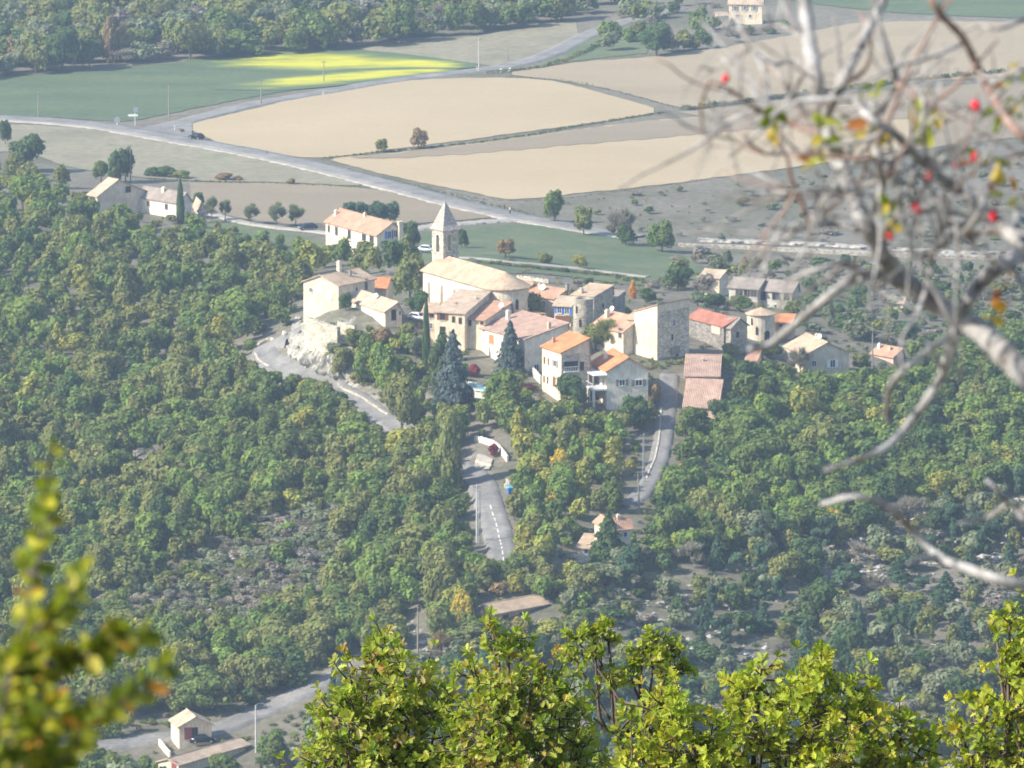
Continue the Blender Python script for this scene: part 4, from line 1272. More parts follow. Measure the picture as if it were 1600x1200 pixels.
KINDS_ = {}
def lib(kind, n, half):
    out = []
    for s in range(5):
        if kind == 'round': out.append(crown_lobes(s, n, half, lobes_round(s, 15 + s)))
        if kind == 'tall': out.append(crown_lobes(s + 20, n, half, lobes_tall(s)))
        if kind == 'pine': out.append(crown_lobes(s + 40, n, half, lobes_pine(s, 11 + s), flat=.6))
        if kind == 'cone': out.append(crown_cone(s + 60, int(n * 1.2), half * .8, power=.8 + .06 * s))
        if kind == 'column': out.append(crown_column(s + 80, n, half * 1.0))
        if kind == 'bare': out.append(crown_bare(s + 90, n, half))
        if kind == 'bush': out.append(crown_lobes(s + 110, n // 2, half * 1.25, [(x, y, z * .75 - .05, r) for x, y, z, r in lobes_round(s + 7, 7)]))
    return out
FINE = {k: lib(k, 2600, .034) for k in ('round', 'tall', 'pine', 'cone', 'column', 'bare', 'bush')}
MID = {k: lib(k, 850, .046) for k in ('round', 'pine', 'bare', 'bush', 'cone', 'tall')}

def trunk_bm(kind, seed):
    rng = np.random.default_rng(seed)
    bm = bmesh.new()
    hgt = .9 if kind in ('cone', 'column', 'pine', 'tall') else .55
    n = 6
    pts = [(.012 * math.sin(i * 1.3 + seed), .012 * math.cos(i * 1.7 + seed), -.05 + (hgt + .05) * i / (n - 1)) for i in range(n)]
    tube(bm, pts, [.034 * (1 - .75 * i / (n - 1)) for i in range(n)], 6)
    if kind not in ('column',):
        for i in range(6 if kind != 'bare' else 11):
            a = i * 2.4 + rng.uniform(-.4, .4); z = rng.uniform(.16, hgt * .85); q = rng.uniform(.2, .34)
            if kind == 'cone': q *= (1 - z)
            p0 = Vector((0, 0, z)); p2 = Vector((q * math.cos(a), q * math.sin(a), min(.92, z + rng.uniform(.1, .25))))
            tube(bm, [p0, (p0 + p2) / 2 + Vector((0, 0, -.03)), p2], [.013, .009, .004], 4)
    return bm

CROWN_ME, TRUNK_ME = {}, {}
for k in FINE:
    for s, (V, t) in enumerate(FINE[k]):
        me = quads_mesh('crown', V, 4, t); me.materials.append(M['foliage']); CROWN_ME[k, s] = me
        bm = trunk_bm(k, s); me = bpy.data.meshes.new('trunk'); bm.to_mesh(me); bm.free(); me.materials.append(M['bark']); TRUNK_ME[k, s] = me

def tree(name, label, cat, pos, w, h, kind, col, group=None, seed=None):
    s = (random.randrange(5) if seed is None else seed)
    o = thing(name, label, cat, pos, random.uniform(0, 6.28), group)
    o.scale = (w, w, h)
    c = bpy.data.objects.new('crown', CROWN_ME[kind, s]); COL.objects.link(c); c.parent = o
    c.color = (*col, 1)
    t = bpy.data.objects.new('trunk', TRUNK_ME[kind, s]); COL.objects.link(t); t.parent = o
    return o

def px_per_m(p):
    v = np.asarray(p) - CAM
    return F / (v @ FWD)

COLS = {
 'dark green': (0.099, 0.154, 0.056), 'mid green': (0.165, 0.222, 0.065), 'olive green': (0.227, 0.246, 0.082), 'fresh green': (0.213, 0.292, 0.070),
 'yellow-green': (.34, .34, .080), 'golden yellow': (.54, .42, .065), 'rusty brown': (.32, .23, .12), 'grey-brown': (.29, .262, .222), 'grey-green': (0.222, 0.254, 0.149),
 'blue-green': (0.087, 0.144, 0.085), 'silvery blue': (.120, .155, .150), 'orange': (.62, .30, .04), 'crimson': (.26, .05, .065), 'plum': (.16, .05, .075)}

TREES = []      # every hand-set tree: (px, py foot, width px, height px, kind, colour, label)
def T(px, py, w, h, kind, col, label, name='tree', cat='tree'):
    p = ground(px, py); k = px_per_m(p)
    tree(name, label, cat, p, w / k, h / k / math.cos(math.radians(9.5)), kind, COLS[col])
    TREES.append((px, py, w, h))

T(666,578,13,110,'column','dark green','slender dark cypress standing against the cream houses below the church','cypress')
T(282,349,13,68,'column','dark green','lone pointed cypress in front of the bright white house','cypress')
T(708,640,78,125,'cone','silvery blue','big silvery blue spruce beside the swimming pool','spruce')
T(797,588,60,88,'cone','silvery blue','dark blue spruce in front of the orange shutter','spruce')
T(688,620,55,95,'tall','dark green','dark conifer pressed against the big silvery spruce','tree')
T(628,684,72,112,'round','olive green','large rounded olive green tree over the bend of the lower road')
T(786,650,70,78,'round','mid green','bushy green tree between the pool and the three-storey house')
T(892,642,60,62,'round','dark green','dark round tree at the foot of the three-storey cream house')
T(600,606,58,78,'round','fresh green','bright green tree below the cliff wall')
T(570,600,46,75,'tall','mid green','taller green tree below the white garage doors')
T(535,592,40,55,'round','olive green','olive green tree beside the white cliff')
T(704,770,64,128,'tall','olive green','tall tawny tree with a rusty top beside the driveway mouth')
for i, (x, y, w_, h_, c) in enumerate(((484,626,40,38,'mid green'),(504,634,44,42,'olive green'),(458,608,32,26,'mid green'),(432,600,28,22,'olive green'),(526,646,46,38,'dark green'),(556,676,46,36,'mid green'),(586,694,44,34,'olive green'))):
    T(x, y, w_, h_, 'round', c, f'{c} roadside tree, ' + ['third','fourth','second','nearest','fifth','sixth','seventh'][i] + ' along the outer edge of the road below the hairpin' if i != 3 else 'olive roadside tree nearest the hairpin bend on its outer edge')
for i, (x, y, w_, h_, c) in enumerate(((742,902,48,40,'olive green'),(772,908,44,34,'mid green'),(806,906,50,46,'mid green'),(838,892,50,44,'olive green'),(722,872,44,44,'mid green'))):
    T(x, y, w_, h_, 'round', c, ['olive tree just before the end of the dashed road', 'low green tree hiding the end of the dashed road', 'broad green tree on the far corner of the dashed road end', 'olive tree on the rise past the dashed road end', 'green tree beside the foot of the tall grey pole'][i])
for i, (x, y, w_, h_, k_, c) in enumerate(((556,546,44,34,'round','olive green'),(598,540,46,32,'round','rusty brown'),(636,536,40,34,'round','olive green'),(524,562,36,30,'round','grey-green'),(650,560,34,36,'round','grey-green'),(540,486,26,30,'round','dark green'),(578,520,20,16,'bush','mid green'))):
    T(x, y, w_, h_, k_, c, ['olive bush under the white garage doors', 'tawny bush on the bank below the white-doored house', 'olive bush on the bank nearest the slender cypress', 'grey-green bush on the rim of the white cliff', 'grey-green bush at the foot of the slender cypress', 'dark ivy clump on the corner of the cliff house', 'small green bush at the doorstep of the white-doored house'][i], 'bush', 'bush')
for i, (x, y, w_, h_, c) in enumerate(((1116,484,44,28,'dark green'),(1156,486,46,28,'mid green'),(1090,478,34,24,'grey-green'),(1240,490,34,24,'olive green'),(1010,474,36,26,'dark green'),(975,494,26,18,'olive green'),(1228,600,40,34,'olive green'),(1345,580,40,30,'olive green'),(1205,560,40,28,'dark green'),(1140,560,34,26,'olive green'))):
    T(x, y, w_, h_, 'round', c, ['dark bush in front of the grey-roofed farm, nearest the tower house', 'green bush in front of the middle of the grey-roofed farm', 'grey-green bush between the square tower house and the beige farm house', 'olive bush beside the orange lean-to of the round house', 'dark bush showing over the roofs behind the square tower house', 'olive bush behind the round tower under the orange tree', 'olive bush at the foot of the gabled dish house', 'olive bush just past the corner of the gabled dish house', 'dark bush below the squat round house', 'olive bush below the grey barn'][i], 'bush', 'bush')
T(1088,668,52,34,'round','mid green','low green tree at the foot of the tiled lean-to beside the steep lane')
T(1126,662,52,42,'round','dark green','dark tree at the outer corner of the tiled lean-to')
T(668,730,60,74,'round','olive green','dull olive tree overhanging the lower road')
T(690,762,36,60,'round','yellow-green','lime yellow young tree in front of the tall tawny tree')
T(740,590,22,32,'bush','crimson','crimson creeper bush at the corner beside the pool','bush','bush')
T(826,616,32,22,'bush','plum','plum red shrub at the foot of the white sloping wall','bush','bush')
T(772,712,20,28,'bush','crimson','crimson shrub on the white driveway wall','bush','bush')
T(722,634,48,42,'bush','plum','dark purplish bush below the swimming pool','bush','bush')
T(866,348,40,56,'round','mid green','upright green tree where the pale track meets the main road')
T(912,368,40,46,'round','olive green','olive tree second along the main road from the track junction')
T(972,382,52,60,'bare','grey-brown','thin grey tree half bare beside the main road')
T(978,384,34,38,'round','dark green','small dark tree right in front of the thin grey tree')
T(1034,394,54,54,'round','mid green','broad green tree casting a shadow over the far track')
T(1026,88,62,52,'round','dark green','broad dark tree at the corner of the tan field near the distant house')
T(654,232,34,34,'round','rusty brown','larger of two dark shrubs on the strip between the stubble fields','bush','bush')
T(596,238,26,22,'round','olive green','smaller of two dark shrubs on the strip between the stubble fields','bush','bush')
T(790,402,40,30,'round','rusty brown','tawny bush on the lawn behind the bell tower','bush','bush')
T(722,388,22,34,'round','dark green','dark tree peeping out behind the bell tower')
T(905,420,30,24,'round','yellow-green','yellowish bush beside the pale footpath','bush','bush')
T(850,412,30,26,'bush','olive green','olive bush beside the pale footpath nearest the church','bush','bush')
T(989,466,16,28,'tall','orange','small glowing orange tree behind the round tower')
T(826,500,54,48,'round','olive green','dull olive tree in front of the orange roofs by the apse')
T(798,494,24,32,'round','fresh green','bright green shrub at the foot of the church apse','bush','bush')
T(640,470,62,78,'round','olive green','big olive tree between the cliff houses and the church')
T(655,496,40,46,'round','dark green','dark evergreen at the corner of the church nave')
T(600,392,90,0.1,'bush','dark green','x') if False else None
for i, (x, w) in enumerate(((546,34),(566,40),(588,42),(610,36))):
    T(x, 352, w, 40, 'round', 'blue-green', ['blue-green pine farthest from the tall chimney behind the terraced farmhouse', 'second blue-green pine behind the farmhouse roof from its small chimney', 'third blue-green pine behind the farmhouse roof from its small chimney', 'blue-green pine nearest the tall white chimney of the farmhouse'][i], 'pine_tree')
T(640,388,46,46,'round','dark green','dark tree hiding the shaded end of the terraced farmhouse')
T(180,286,34,50,'tall','dark green','tall dark tree behind the beige barn')
T(196,284,38,58,'round','dark green','broad dark tree touching the utility pole by the barn')
T(158,284,32,36,'round','mid green','lower green tree beside the tall dark tree behind the barn')
T(45,268,72,62,'round','dark green','large dark tree at the edge of the meadow, above the woods')
T(8,226,24,42,'round','dark green','dark tree at the picture edge below the road bend')
T(310,322,22,24,'round','dark green','round dark shrub between the cypress and the meadow','bush','bush')
for i, (x, y, w, hh) in enumerate(((330,345,26,38),(352,345,22,34),(392,350,30,34),(432,354,34,40),(462,352,30,36))):
    T(x, y, w, hh, 'bare', 'grey-green', ['bare orchard tree nearest the white house', 'slim bare orchard tree second from the white house', 'bare orchard tree in the middle of the row by the parked car', 'widest bare orchard tree of the row by the parked car', 'bare orchard tree nearest the parked dark car'][i], 'orchard_tree')
for i, (x, y, w, hh) in enumerate(((240,276,30,22),(258,277,36,26),(285,279,34,20),(350,281,40,16),(455,288,18,14),(372,282,20,10))):
    T(x, y, w, hh, 'bush', ['dark green','dark green','olive green','rusty brown','rusty brown','rusty brown'][i], ['dark bush nearest the barn along the field boundary','larger dark bush second along the field boundary from the barn','olive bush third along the field boundary from the barn','long rusty bush in the middle of the field boundary','small rusty bush farthest along the field boundary','tiny rusty bush beside the long rusty bush'][i], 'bush', 'bush')
T(1130,580,36,30,'round','fresh green','light green tree at the foot of the red-roofed house')
T(930,546,50,44,'round','olive green','thin grey-green tree behind the orange terrace roof')
T(950,548,46,50,'bare','olive green','sparse tree in front of the orange-roofed house with the tall chimney')
T(972,634,40,30,'bush','olive green','pale climbing shrub on the white gable of the terrace house','bush','bush')
T(1018,638,36,46,'round','rusty brown','tawny tree between the white gable and the steep lane')
T(990,670,60,56,'round','dark green','dark leafy tree below the terrace house pillars')
T(1165,620,54,60,'round','dark green','dark tree beside the salmon building')
T(1250,590,44,50,'bare','grey-brown','pale leafless tree in front of the gabled house with one white window')
T(1000,438,0.1,0.1,'bush','dark green','x') if False else None
T(1060,452,60,40,'round','dark green','dark thicket tree beyond the square tower house')
T(1100,460,44,36,'round','grey-brown','brownish tree next to the small beige farm house')
T(950,880,74,84,'cone','dark green','dark pine in front of the narrow tall house below the village','pine_tree')
T(985,925,64,70,'pine','blue-green','blue-green pine below the narrow tall house','pine_tree')
T(722,985,42,68,'round','golden yellow','golden yellow tree beside the lone pink roof')
T(690,1030,32,48,'bare','rusty brown','rusty bare tree at the bottom of the path by the oaks')
T(428,1200,60,64,'round','mid green','green tree in front of the pale roof by the bottom road')
T(350,1230,60,58,'round','mid green','low green tree hiding the edge of the long pale roof')
T(395,612,24,24,'bush','golden yellow','golden bush at the outer edge of the hairpin bend','bush','bush') if False else None
T(474,612,22,24,'bush','golden yellow','golden bush beside the lower road under the cliff','bush','bush')
T(408,588,18,18,'bush','golden yellow','small golden bush on the outer side of the hairpin','bush','bush')
T(508,612,24,24,'bush','yellow-green','yellow-green bush at the foot of the cliff by the road','bush','bush')
T(900,860,0.1,0.1,'bush','dark green','x') if False else None
T(1005,800,24,34,'tall','golden yellow','yellow tree beside the leaning pole below the lane') if False else None
T(965,792,24,34,'tall','yellow-green','yellow-green poplar at the lower end of the steep lane')
T(1300,840,34,46,'round','golden yellow','yellow tree standing out on the rocky slope')
T(1372,680,60,52,'round','yellow-green','lime yellow tree on the hillside past the gabled house')
T(1420,700,50,50,'round','yellow-green','second lime yellow tree lower on the hillside past the gabled house')
T(1520,680,60,44,'round','yellow-green','broad lime yellow tree on the far side of the hillside clearing')
T(172,98,34,72,'tall','rusty brown','tall tawny poplar at the edge of the crop field')
T(190,96,26,60,'tall','rusty brown','slimmer tawny poplar next to the tallest one')
T(98,112,64,72,'round','dark green','largest dark tree at the edge of the crop field')
T(20,104,40,50,'round','rusty brown','tawny round tree at the edge of the crop field')
T(56,116,44,50,'round','olive green','olive tree between the tawny one and the largest dark tree')
T(140,108,44,52,'round','dark green','dark tree beside the tawny poplars')

# ------------------------------------------------------------------ woodland
def in_poly(x, y, poly):
    c = False
    n = len(poly)
    for i in range(n):
        x1, y1 = poly[i]; x2, y2 = poly[(i + 1) % n]
        if (y1 > y) != (y2 > y) and x < (x2 - x1) * (y - y1) / (y2 - y1) + x1:
            c = not c
    return c

CLEAR = []      # photo points that no planted tree may hide
def clear_line(pts, n, r=0):
    L = catmull(np.array(pts, float), n)
    CLEAR.extend((x, y, -1e9) for x, y in L)
def clear_rect(x0, y0, x1, y1, st=7, row=None):
    row = y1 - 22 if row is None else row
    for x in np.arange(x0, x1 + .1, st):
        for y in np.arange(y0, y1 + .1, st):
            CLEAR.append((x, y, row))
clear_line([(462,524),(440,531),(421,540),(411,552),(418,566),(440,575),(462,583)], 40)
clear_line([(435,545),(440,560),(455,572)], 10)
clear_line([(536,606),(560,623),(585,639),(606,655)], 26)
clear_rect(735,690,790,740,row=0); clear_rect(728,740,775,760,row=0); clear_rect(745,760,785,810,row=0); clear_rect(757,810,798,862,row=0)
clear_line([(1046,590),(1042,640),(1038,690),(1034,715)], 34)
clear_rect(325,1128,390,1145); clear_line([(390,1122),(440,1100),(485,1076)], 24); clear_line([(380,1140),(440,1115),(485,1085)], 24)
clear_rect(262,1115,330,1160); clear_rect(272,1165,390,1195,9); clear_rect(180,1160,250,1168)
clear_rect(474,425,600,500); clear_rect(482,495,528,535); clear_rect(450,510,490,575); clear_rect(548,470,635,512)
clear_rect(662,400,805,475); clear_rect(675,470,830,520); clear_rect(680,500,740,535); clear_rect(750,515,800,575)
clear_rect(812,440,980,500); clear_rect(848,525,920,612); clear_rect(925,555,1012,612); clear_rect(930,615,955,632)
clear_rect(985,478,1078,552); clear_rect(925,480,1000,525); clear_rect(1080,490,1165,535); clear_rect(1071,562,1122,632)
clear_rect(1165,480,1240,520); clear_rect(1096,430,1245,464); clear_rect(1228,535,1328,572); clear_rect(1362,545,1410,560)
clear_rect(510,332,636,364); clear_rect(142,284,228,300); clear_rect(216,298,304,328); clear_rect(305,312,318,326)
clear_line([(332,336),(380,347),(440,358),(500,366)], 40); clear_rect(470,350,492,364)
clear_rect(929,808,985,828); clear_rect(913,840,935,868); clear_rect(762,930,862,962); clear_rect(1136,0,1190,30)
clear_rect(738,594,764,612); clear_line([(745,755),(745,850)], 24); clear_line([(998,738),(998,800)], 16); clear_line([(1005,680),(1006,754)], 20)
clear_line([(653,955),(653,1015)], 14); clear_line([(400,1105),(400,1175)], 14)
clear_line([(725,410),(800,412),(900,421),(1010,434)], 60); clear_line([(1075,378),(1250,388),(1400,395),(1540,403)], 80)
clear_rect(705,365,840,395, 12); clear_rect(880,385,1040,425, 12)
CLEAR = np.array(CLEAR)
ROADS = np.vstack([village_road, east_lane, low_road, main_road])

def blocked(px, py, w, h, wx, wy):
    cx, cy = px, py - h * .5
    if np.any((CLEAR[:, 2] < py) & (((CLEAR[:, 0] - cx) / (w * .56 + 2)) ** 2 + ((CLEAR[:, 1] - cy) / (h * .56 + 2)) ** 2 < 1)):
        return True
    return np.min((ROADS[:, 0] - wx) ** 2 + (ROADS[:, 1] - wy) ** 2) < 3.0 ** 2

LEFTW = [(-60,322),(60,318),(140,318),(215,340),(330,352),(430,366),(505,384),(530,402),(640,396),(655,430),(600,436),(530,428),(478,436),(468,500),(420,524),(392,545),(396,585),(460,618),(520,640),(580,690),(640,722),(715,705),(728,760),(735,850),(770,900),(745,960),(640,1010),(560,1030),(480,1064),(330,1128),(250,1116),(-60,1150)]
SCRUB1 = [(270,890),(330,850),(360,860),(400,805),(440,820),(520,790),(560,826),(540,850),(575,880),(520,900),(530,940),(470,985),(430,970),(400,1025),(350,1000),(300,1030),(260,990),(200,1000),(170,975),(60,1000),(60,935),(180,940)]
CENTRE = [(640,705),(670,690),(735,650),(830,630),(860,645),(1010,648),(1024,690),(1010,740),(985,830),(905,890),(812,875),(806,800),(786,745),(740,700)]
RIGHTW = [(1056,650),(1130,632),(1200,590),(1260,592),(1330,588),(1400,575),(1640,540),(1640,770),(1420,800),(1230,850),(1080,880),(985,890),(985,800),(1030,760),(1046,700)]
SLOPE = [(900,900),(985,880),(1230,850),(1640,770),(1640,1230),(480,1230),(520,1060),(640,1010),(760,1000),(880,985)]
MIDR = [(1040,405),(1160,410),(1300,412),(1640,420),(1640,560),(1400,580),(1340,570),(1330,520),(1250,520),(1240,480),(1100,420)]
VILL = [(470,530),(530,545),(640,520),(665,560),(750,600),(840,600),(850,640),(740,655),(640,690),(560,615),(500,590)]
TOPW = [(-60,-50),(980,-50),(930,20),(850,40),(700,58),(560,76),(300,98),(200,100),(110,110),(-60,128)]
TOPR = [(980,-30),(1130,-30),(1130,40),(1240,36),(1230,52),(1060,84),(1000,80),(930,80),(960,40)]
BEHIND = [(690,395),(790,415),(900,430),(1010,440),(1060,430),(1080,450),(980,462),(860,440),(800,425),(720,408)]
PLAIN = [(860,320),(1100,290),(1640,250),(1640,392),(1300,380),(1080,378),(1000,365)]
LOWL = [(-60,1150),(200,1140),(250,1175),(250,1240),(-60,1240)]
MEADOWEDGE = [(-60,250),(70,280),(140,300),(150,320),(60,320),(-60,325)]

LAND = [('the hairpin bend', 425, 550), ('the white cliff', 470, 540), ('the bright white house', 260, 320), ('the beige barn', 185, 295), ('the parked dark car', 480, 357),
        ('the terraced farmhouse', 570, 362), ('the church', 735, 440), ('the big silvery spruce', 705, 590), ('the driveway mouth', 760, 720), ('the dashed road pole', 745, 800),
        ('the dashed road end', 778, 868), ('the three-storey house', 880, 580), ('the white-gabled house', 968, 590), ('the steep lane', 1035, 680), ('the leaning pole', 998, 770),
        ('the narrow tall house', 940, 830), ('the lone pink roof', 815, 945), ('the salmon building', 1097, 600), ('the gabled dish house', 1290, 560), ('the white chimneys', 1386, 552),
        ('the grey-roofed farm', 1190, 455), ('the lime yellow trees', 1400, 670), ('the rocky slope', 1300, 830), ('the red garage door', 295, 1135), ('the fork of the bottom road', 370, 1125),
        ('the lower woods pole', 653, 985), ('the grey scrub patch', 420, 900), ('the box shrub', 70, 850), ('the bare berry branches', 1480, 880), ('the tops of the oaks', 800, 1000),
        ('the mustard flowers', 480, 100), ('the distant cream house', 1162, 16), ('the crop field edge', 100, 110), ('the meadow', 120, 250), ('the far track', 1300, 390), ('the large oak crown', 620, 1040), ('the yellow oak crown', 1250, 1080)]

PAL = {'wood': [('dark green', .15), ('mid green', .29), ('olive green', .26), ('fresh green', .13), ('yellow-green', .09), ('grey-brown', .06), ('rusty brown', .02)],
       'bright': [('mid green', .25), ('olive green', .22), ('fresh green', .23), ('yellow-green', .13), ('golden yellow', .03), ('grey-brown', .08), ('rusty brown', .06)],
       'right': [('dark green', .24), ('mid green', .34), ('fresh green', .18), ('olive green', .12), ('yellow-green', .10), ('grey-brown', .02)],
       'scrub': [('grey-brown', .50), ('grey-green', .32), ('olive green', .12), ('mid green', .06)],
       'slope': [('blue-green', .34), ('dark green', .12), ('grey-green', .14), ('olive green', .20), ('grey-brown', .15), ('yellow-green', .05)],
       'top': [('dark green', .20), ('mid green', .18), ('grey-green', .12), ('olive green', .25), ('rusty brown', .00), ('grey-brown', .25)],
       'mid': [('olive green', .24), ('dark green', .18), ('grey-brown', .20), ('grey-green', .16), ('mid green', .18), ('golden yellow', .02), ('rusty brown', .02)]}
ALLT = []       # (pos, w, h, kind, colour name, px, py, size px)
def plant(poly, spacing, wr, hr, pal, kinds, seed, yk=.55, skip=None, keep=1.0, minpx=0):
    rng = random.Random(seed)
    xs = [p[0] for p in poly]; ys = [p[1] for p in poly]
    pts = []
    cell = spacing
    grid = {}
    area = (max(xs) - min(xs)) * (max(ys) - min(ys))
    names = [c for c, _ in PAL[pal]]; wts = [k for _, k in PAL[pal]]
    for _ in range(int(area / (spacing * spacing * yk) * 6)):
        x = rng.uniform(min(xs), max(xs)); y = rng.uniform(min(ys), max(ys))
        if not in_poly(x, y, poly) or (skip and any(in_poly(x, y, q) for q in skip)):
            continue
        X, Y = x, y / yk
        gxi, gyi = int(X // cell), int(Y // cell)
        if any((X - a) ** 2 + (Y - b) ** 2 < spacing ** 2 for i in (-1, 0, 1) for j in (-1, 0, 1) for a, b in grid.get((gxi + i, gyi + j), ())):
            continue
        grid.setdefault((gxi, gyi), []).append((X, Y))
        if rng.random() > keep:
            continue
        # clumps of like colour
        n_ = .5 + .25 * math.sin(x * .021 + y * .017 + seed) + .25 * math.sin(x * .047 - y * .039 + 2 * seed)
        u = min(.999, max(0, .62 * rng.random() + .38 * n_))
        acc = 0
        for c, k in zip(names, wts):
            acc += k
            if u <= acc:
                break
        p = ground(x, y)
        k = px_per_m(p)
        q_ = math.exp(rng.gauss(0, .17)); w = rng.uniform(*wr) * q_; h = rng.uniform(*hr) * q_ ** .8
        kind = rng.choice(kinds)
        if c == 'blue-green': kind = rng.choice(['pine', 'cone']); h *= 1.15; w *= .9
        if c == 'grey-brown': kind = rng.choice(['bare', kinds[0]] if pal != 'scrub' else ['bare', 'round', 'bush', 'round']); h *= .8
        if c == 'golden yellow': w *= .7; h *= .8
        if blocked(x, y, w * k, h * k * .96, p[0], p[1]):
            w *= .55; h *= .45
            if blocked(x, y, w * k, h * k * .96, p[0], p[1]):
                continue
        ALLT.append((p, w, h, kind, c, x, y, w * h * k * k))

plant(LEFTW, 24, (4.8, 7.6), (4.8, 7.6), 'wood', ['round', 'round', 'round', 'tall'], 3, skip=[SCRUB1])
plant(SCRUB1, 62, (3.0, 5.0), (3.0, 5.0), 'wood', ['round'], 6)
plant(SCRUB1, 15, (2.8, 5.0), (1.8, 3.4), 'scrub', ['round', 'bush'], 5)
plant(CENTRE, 23, (4.2, 6.4), (4.2, 6.6), 'bright', ['round', 'round', 'tall'], 8)
plant(RIGHTW, 24, (5.0, 7.8), (4.8, 7.6), 'right', ['round'], 13)
plant(SLOPE, 28, (3.4, 7.2), (2.6, 6.8), 'slope', ['round', 'bush'], 21, keep=.9)
plant(MIDR, 20, (2.6, 4.8), (2.2, 4.4), 'mid', ['round', 'bush'], 34)
plant(VILL, 20, (2.8, 4.6), (2.6, 5.0), 'bright', ['round', 'bush'], 55)
plant(TOPW, 21, (6.5, 11), (6, 10), 'top', ['round'], 89, yk=.4)
plant(TOPR, 22, (4, 7), (4, 6), 'top', ['round', 'bush'], 91, yk=.5, keep=.7)
plant(BEHIND, 18, (3.2, 5.4), (2.8, 4.6), 'mid', ['round', 'round', 'bush'], 144, keep=.92)
plant(PLAIN, 24, (1.8, 4.0), (1.0, 2.4), 'mid', ['bush', 'round'], 233, keep=.55)
plant([(735,880),(800,872),(905,890),(920,960),(900,1000),(760,1012),(680,1005),(700,940)], 23, (3.4, 5.6), (3.2, 5.4), 'bright', ['round'], 610)
for poly_, pal_, wr_ in (([(-520,335),(-60,322),(-60,1150),(-520,1150)], 'wood', (5, 8)), ([(1640,540),(2100,520),(2100,780),(1640,770)], 'right', (5, 8)), ([(1640,770),(2100,780),(2100,1230),(1640,1230)], 'slope', (3.5, 6.5)),
                         ([(-420,1230),(2000,1230),(2000,1340),(-420,1340)], 'slope', (3.5, 6.5)), ([(-520,-60),(-60,-50),(-60,128),(-520,140)], 'top', (6.5, 11)), ([(-420,-120),(2000,-120),(2000,-50),(-420,-50)], 'top', (7, 12)), ([(1640,420),(2100,420),(2100,540),(1640,560)], 'mid', (3, 5))):
    plant(poly_, 36, wr_, (4.4, 7.2), pal_, ['round'], len(poly_) + int(wr_[1] * 10) + int(abs(poly_[0][0])), yk=.5)
plant(LOWL, 26, (3, 5), (3, 5), 'wood', ['round'], 377)
plant(MEADOWEDGE, 25, (4, 6), (4, 6.5), 'wood', ['round'], 401)

def hidden(t):
    p, w, h, kind, c, x, y, s = t
    yy = y - 15
    return not (0 < x < 1600 and 5 < yy < 1185) or (460 < x < 960 and yy > 1040) or (960 <= x < 1480 and yy > 1090) or (x > 1150 and yy < 420) or (x < 110 and yy > 930)
small = lambda t: t[3] == 'bush' or t[2] < 2.6
vis = sorted([t for t in ALLT if not hidden(t) and not small(t)], key=lambda t: -t[7])
own = vis[:295]
own_ids = {id(t) for t in own}
# individually described trees
SHAPE = {'round': 'round', 'tall': 'tall', 'pine': 'open pine', 'cone': 'pointed conifer', 'bare': 'nearly bare', 'bush': 'bushy'}
rec = {}
for t in own:
    d = [(math.hypot(t[5] - lx, (t[6] - 22 - ly) * 1.15), nm) for nm, lx, ly in LAND]
    dist, nm = min(d)
    key = (t[4], SHAPE[t[3]], nm)
    rec.setdefault(key, []).append((dist, t))
ORD = ['', 'second ', 'third ', 'fourth ', 'fifth ', 'sixth ', 'seventh ', 'eighth ', 'ninth ', 'tenth ', 'eleventh ', 'twelfth ', 'thirteenth ', 'fourteenth ', 'fifteenth ', 'sixteenth ', 'seventeenth ', 'eighteenth ', 'nineteenth ', 'twentieth ']
for (c, shp, nm), lst in rec.items():
    lst.sort(key=lambda q: q[0])
    for i, (dist, t) in enumerate(lst):
        o_ = ORD[min(i, len(ORD) - 1)]
        lab = f'{c} {shp} tree, {o_}nearest of its kind to {nm}'
        tree('woodland_tree', lab, 'tree', t[0], t[1], t[2], t[3], COLS[c], 'trees of the wooded slopes')

def mass(name, items, label, cat, seed, n=None):
    rng = np.random.default_rng(seed)
    VV, TT = [], []
    for p, w, h, kind, c, x, y, s in items:
        V, t = MID[kind][rng.integers(5)]
        if n and len(V) > n:
            V, t = V[:n], t[:n]
        a = rng.uniform(0, 6.28); ca, sa = math.cos(a), math.sin(a)
        Q = V.copy()
        X = (V[..., 0] * ca - V[..., 1] * sa) * w + p[0]; Y = (V[..., 0] * sa + V[..., 1] * ca) * w + p[1]
        Q[..., 0], Q[..., 1], Q[..., 2] = X, Y, V[..., 2] * h + p[2]
        VV.append(Q)
        TT.append(t * np.array(COLS[c]) * rng.uniform(.85, 1.15))
    me = quads_mesh(name, np.concatenate(VV), 4, np.concatenate(TT))
    o = link(name, me, M['foliage_mass'])
    tag(o, label, cat, kind='stuff')
rest = [t for t in ALLT if id(t) not in own_ids]
mass('woodland', [t for t in rest if not small(t)], 'mixed green and tawny woodland covering the slopes between the houses and roads', 'woodland', 1)
mass('undergrowth', [t for t in rest if small(t)], 'low grey-green scrub and bushes scattered over the slopes and plain', 'scrub', 2)
print('TREES', len(ALLT), len(vis), len(own))

